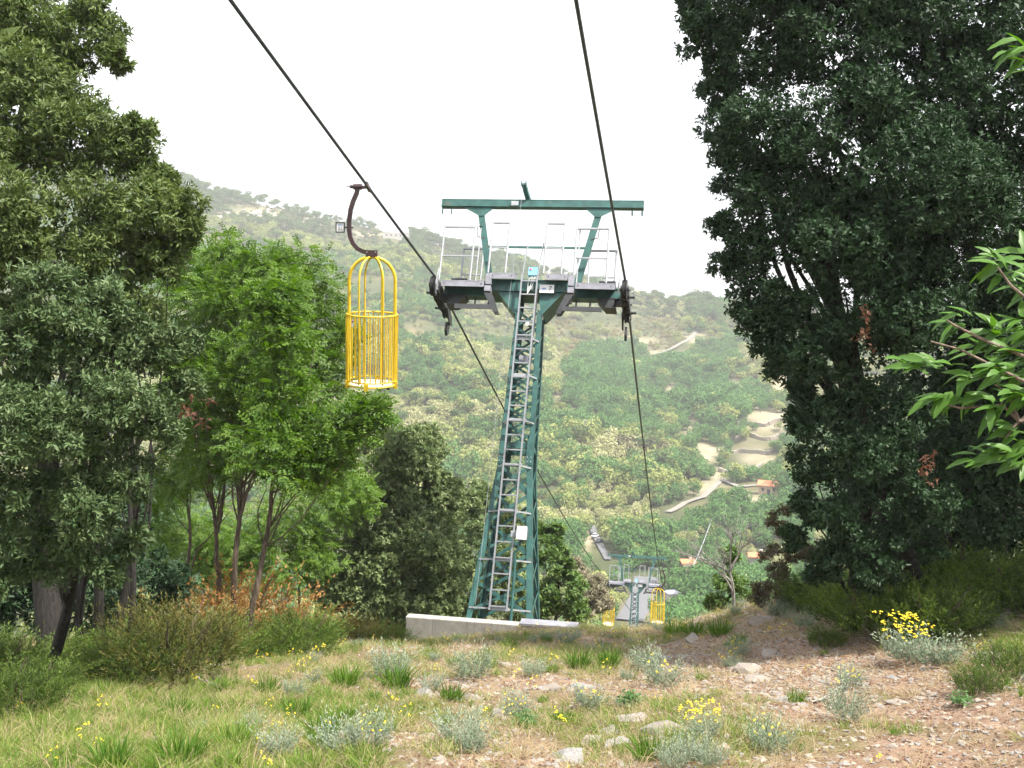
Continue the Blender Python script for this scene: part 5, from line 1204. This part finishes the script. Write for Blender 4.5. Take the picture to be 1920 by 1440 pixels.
# stones
ST = [rock_mesh('stone', 300 + k, M['stone'] if k % 3 else M['stonegrey'], .34 + .08 * (k % 4), 15) for k in range(8)]
NAMED_ST = [(1250, 1372, .17, 'largest pale slab of stone, right of the vivid green tuft'), (1160, 1395, .13, 'grey pointed stone at the bottom centre right'), (1110, 1390, .12, 'grey stone left of the pointed one'), (1140, 1378, .14, 'dark grey stone behind the pointed one'), (950, 1250, .12, 'pale stone below the middle of the wall'), (1035, 1292, .15, 'flat brown stone at the centre'), (1092, 1287, .12, 'square pale stone right of the flat brown one'), (1125, 1312, .12, 'low brown stone beside the small leafy bush'), (942, 1347, .16, 'broad pale stone at the centre bottom'), (1192, 1350, .14, 'pale stone below the small leafy bush'), (1300, 1197, .28, 'big flat stone on the brow right of the far tower'), (1410, 1257, .2, 'flat stone in the stony strip on the dirt'), (1448, 1228, .16, 'brown stone beyond the stony strip'), (1480, 1315, .2, 'broad buried stone on the dirt path'), (1690, 1318, .15, 'grey stone on the right dirt path'), (1868, 1240, .2, 'pale grey rock among the right herbs'), (1895, 1148, .2, 'pale rock in the shade at the right edge'), (1245, 1235, .14, 'stone left of the stony strip'), (1440, 1168, .3, 'long flat slab on the brow by the dead tree'), (880, 1310, .16, 'brown stone left of the centre'), (800, 1302, .13, 'pale stone left of the green tuft at the centre'), (1060, 1425, .16, 'stone cut by the bottom edge at the centre'), (1420, 1275, .18, 'dark layered stone in the stony strip')]
def stone(p, s, label, group):
    s = s * .85; p = p - np.array([0, 0, s * .14])
    tag(obj('stone', ST[int(rng.random() * 8)], None, p + np.array([0, 0, s * .05]), (R(-12) + rng.normal() * .12, rng.normal() * .15, rng.random() * 6.28), (s, s * (.6 + .4 * rng.random()), s * (.7 + .5 * rng.random()))), label, 'stone', group)
for px, py, s, lb in NAMED_ST: stone(hit(px, py), s * 1.3, lb, 'loose stones on the slope')
def stone_d(x, y): return W_(x < -2, .06, .5) * (1 - .6 * g1(x, y)) + .9 * np.exp(-((x - 2.6) / .7) ** 2 - ((y - 12.5) / 2.6) ** 2)
for p in slope_points(230, stone_d): stone(p, .03 + .075 * rng.random() ** 2, 'small loose stone scattered on the dirt slope', 'loose stones on the slope')
PEB = rock_mesh('pebbles', 400, M['stone'], .4, 9); PEB2 = rock_mesh('pebbles', 401, M['stonegrey'], .45, 9); PEB3 = rock_mesh('pebbles', 402, M['drywall'], .3, 9)
for pm in (PEB, PEB2, PEB3):
    q = slope_points(6000, lambda x, y: stone_d(x, y) + .25 * (1 - g1(x, y))); scatter('gravel', q + [0, 0, .003], rng.random(len(q)) * 6.28, .008 + .022 * rng.random(len(q)) ** 2.2, pm, 'fine gravel and chips of rock on the dirt', 'gravel')
for pm in (PEB, PEB3):
    q = slope_points(1100, lambda x, y: stone_d(x, y) ** 1.5); scatter('gravel', q, rng.random(len(q)) * 6.28, .022 + .03 * rng.random(len(q)) ** 1.5, pm, 'coarse broken rock strewn over the dirt', 'gravel', rng.normal(size=(len(q), 2)) * .25)
# dead leaf and bark litter
LIT = mesh_np('litter', *leaves(np.array([[0., -.02, .004], [.03, 0, .004], [-.02, .03, .006]]), unit(np.array([[.3, 1, .15], [-.8, .5, .1], [.5, .3, .25]])), np.array([[0., 0, 1], [.2, 0, 1], [0, .3, 1]]), np.array([.05, .04, .045]), np.array([.018, .014, .02]), .2)[:2], LM['deadleaf'], np.array([.1, .1, .6, .6, .9, .9]))
q = slope_points(15000, lambda x, y: W_(x < -2, .12, .8) * (1 - .5 * g1(x, y))); scatter('leaf_litter', q, rng.random(len(q)) * 6.28, .3 + .6 * rng.random(len(q)), LIT, 'brown leaf and bark litter on the dirt', 'litter')
# grass cover
GR1 = [fol_mesh('grass', [blades(26, .15, .006, .9, s, .07)], LM['grass']) for s in (61, 62)]; GR2 = [fol_mesh('grass', [blades(24, .16, .005, 1.0, s, .07)], LM['lime']) for s in (63, 64)]; GR3 = [fol_mesh('grass', [blades(20, .17, .004, 1.6, s, .08, .9)], M['straw']) for s in (65, 66)]
for gm, cnt, dn, nm, lb in ((GR1[0], 3000, lambda x, y: g1(x, y) ** 2.2 * W_(x < -.8, 1.0, .35), 'meadow_grass', 'fresh green grass covering the left of the slope'), (GR1[1], 2600, lambda x, y: g1(x, y) ** 2.2 * W_(x < -.8, 1.0, .3), 'meadow_grass', 'fresh green grass thinning out across the slope'),
                            (GR2[0], 2400, lambda x, y: g1(x, y) ** 1.5 * W_(x < -1, 1.0, .25) * (1.2 - .05 * y), 'meadow_grass', 'yellow green grass in the left foreground'), (GR2[1], 2000, lambda x, y: g1(x, y) ** 1.2 * .6, 'meadow_grass', 'yellowing grass sprinkled over the slope'),
                            (GR3[0], 6000, lambda x, y: .25 + .4 * g1(x, y) * (x < 3), 'dry_grass', 'dry straw coloured grass matted over the slope'), (GR3[1], 5000, lambda x, y: .6 * g1(x, y) + .1, 'dry_grass', 'withered grass lying between the green tufts')):
    q = slope_points(cnt, dn); s = (.45 + .6 * rng.random(cnt)); scatter(nm, q, rng.random(cnt) * 6.28, np.stack([s, s, s * (.7 + .5 * rng.random(cnt))], 1), gm, lb, 'grass', np.column_stack([np.full(cnt, R(-8)), rng.normal(size=cnt) * .1]))
DOT = flower_mesh(77, 4, .16, .007); q = slope_points(200, lambda x, y: W_(x < 1.5, .5, .25)); scatter('meadow_flowers', q, rng.random(len(q)) * 6.28, .7 + .6 * rng.random(len(q)), DOT, 'tiny yellow flowers dotted over the slope', 'flowers')
# fallen sticks
STK = []
for k in range(3):
    m = MB(); limb(m, bend_path((-.2, 0, .02), (.2, .03, .03), 6, .06), .008, .003, 5); limb(m, bend_path((0, 0, .025), (.09, .08, .05), 4, .05), .004, .002, 4); STK.append(m.mesh('fallen_stick', BK['dead'], True))
for i, p in enumerate(slope_points(34)): tag(obj('fallen_stick', STK[i % 3], None, p + np.array([0, 0, .012]), (R(-12), 0, rng.random() * 6.28), .6 + .8 * rng.random()), 'thin bleached stick lying on the slope', 'stick', 'fallen sticks')
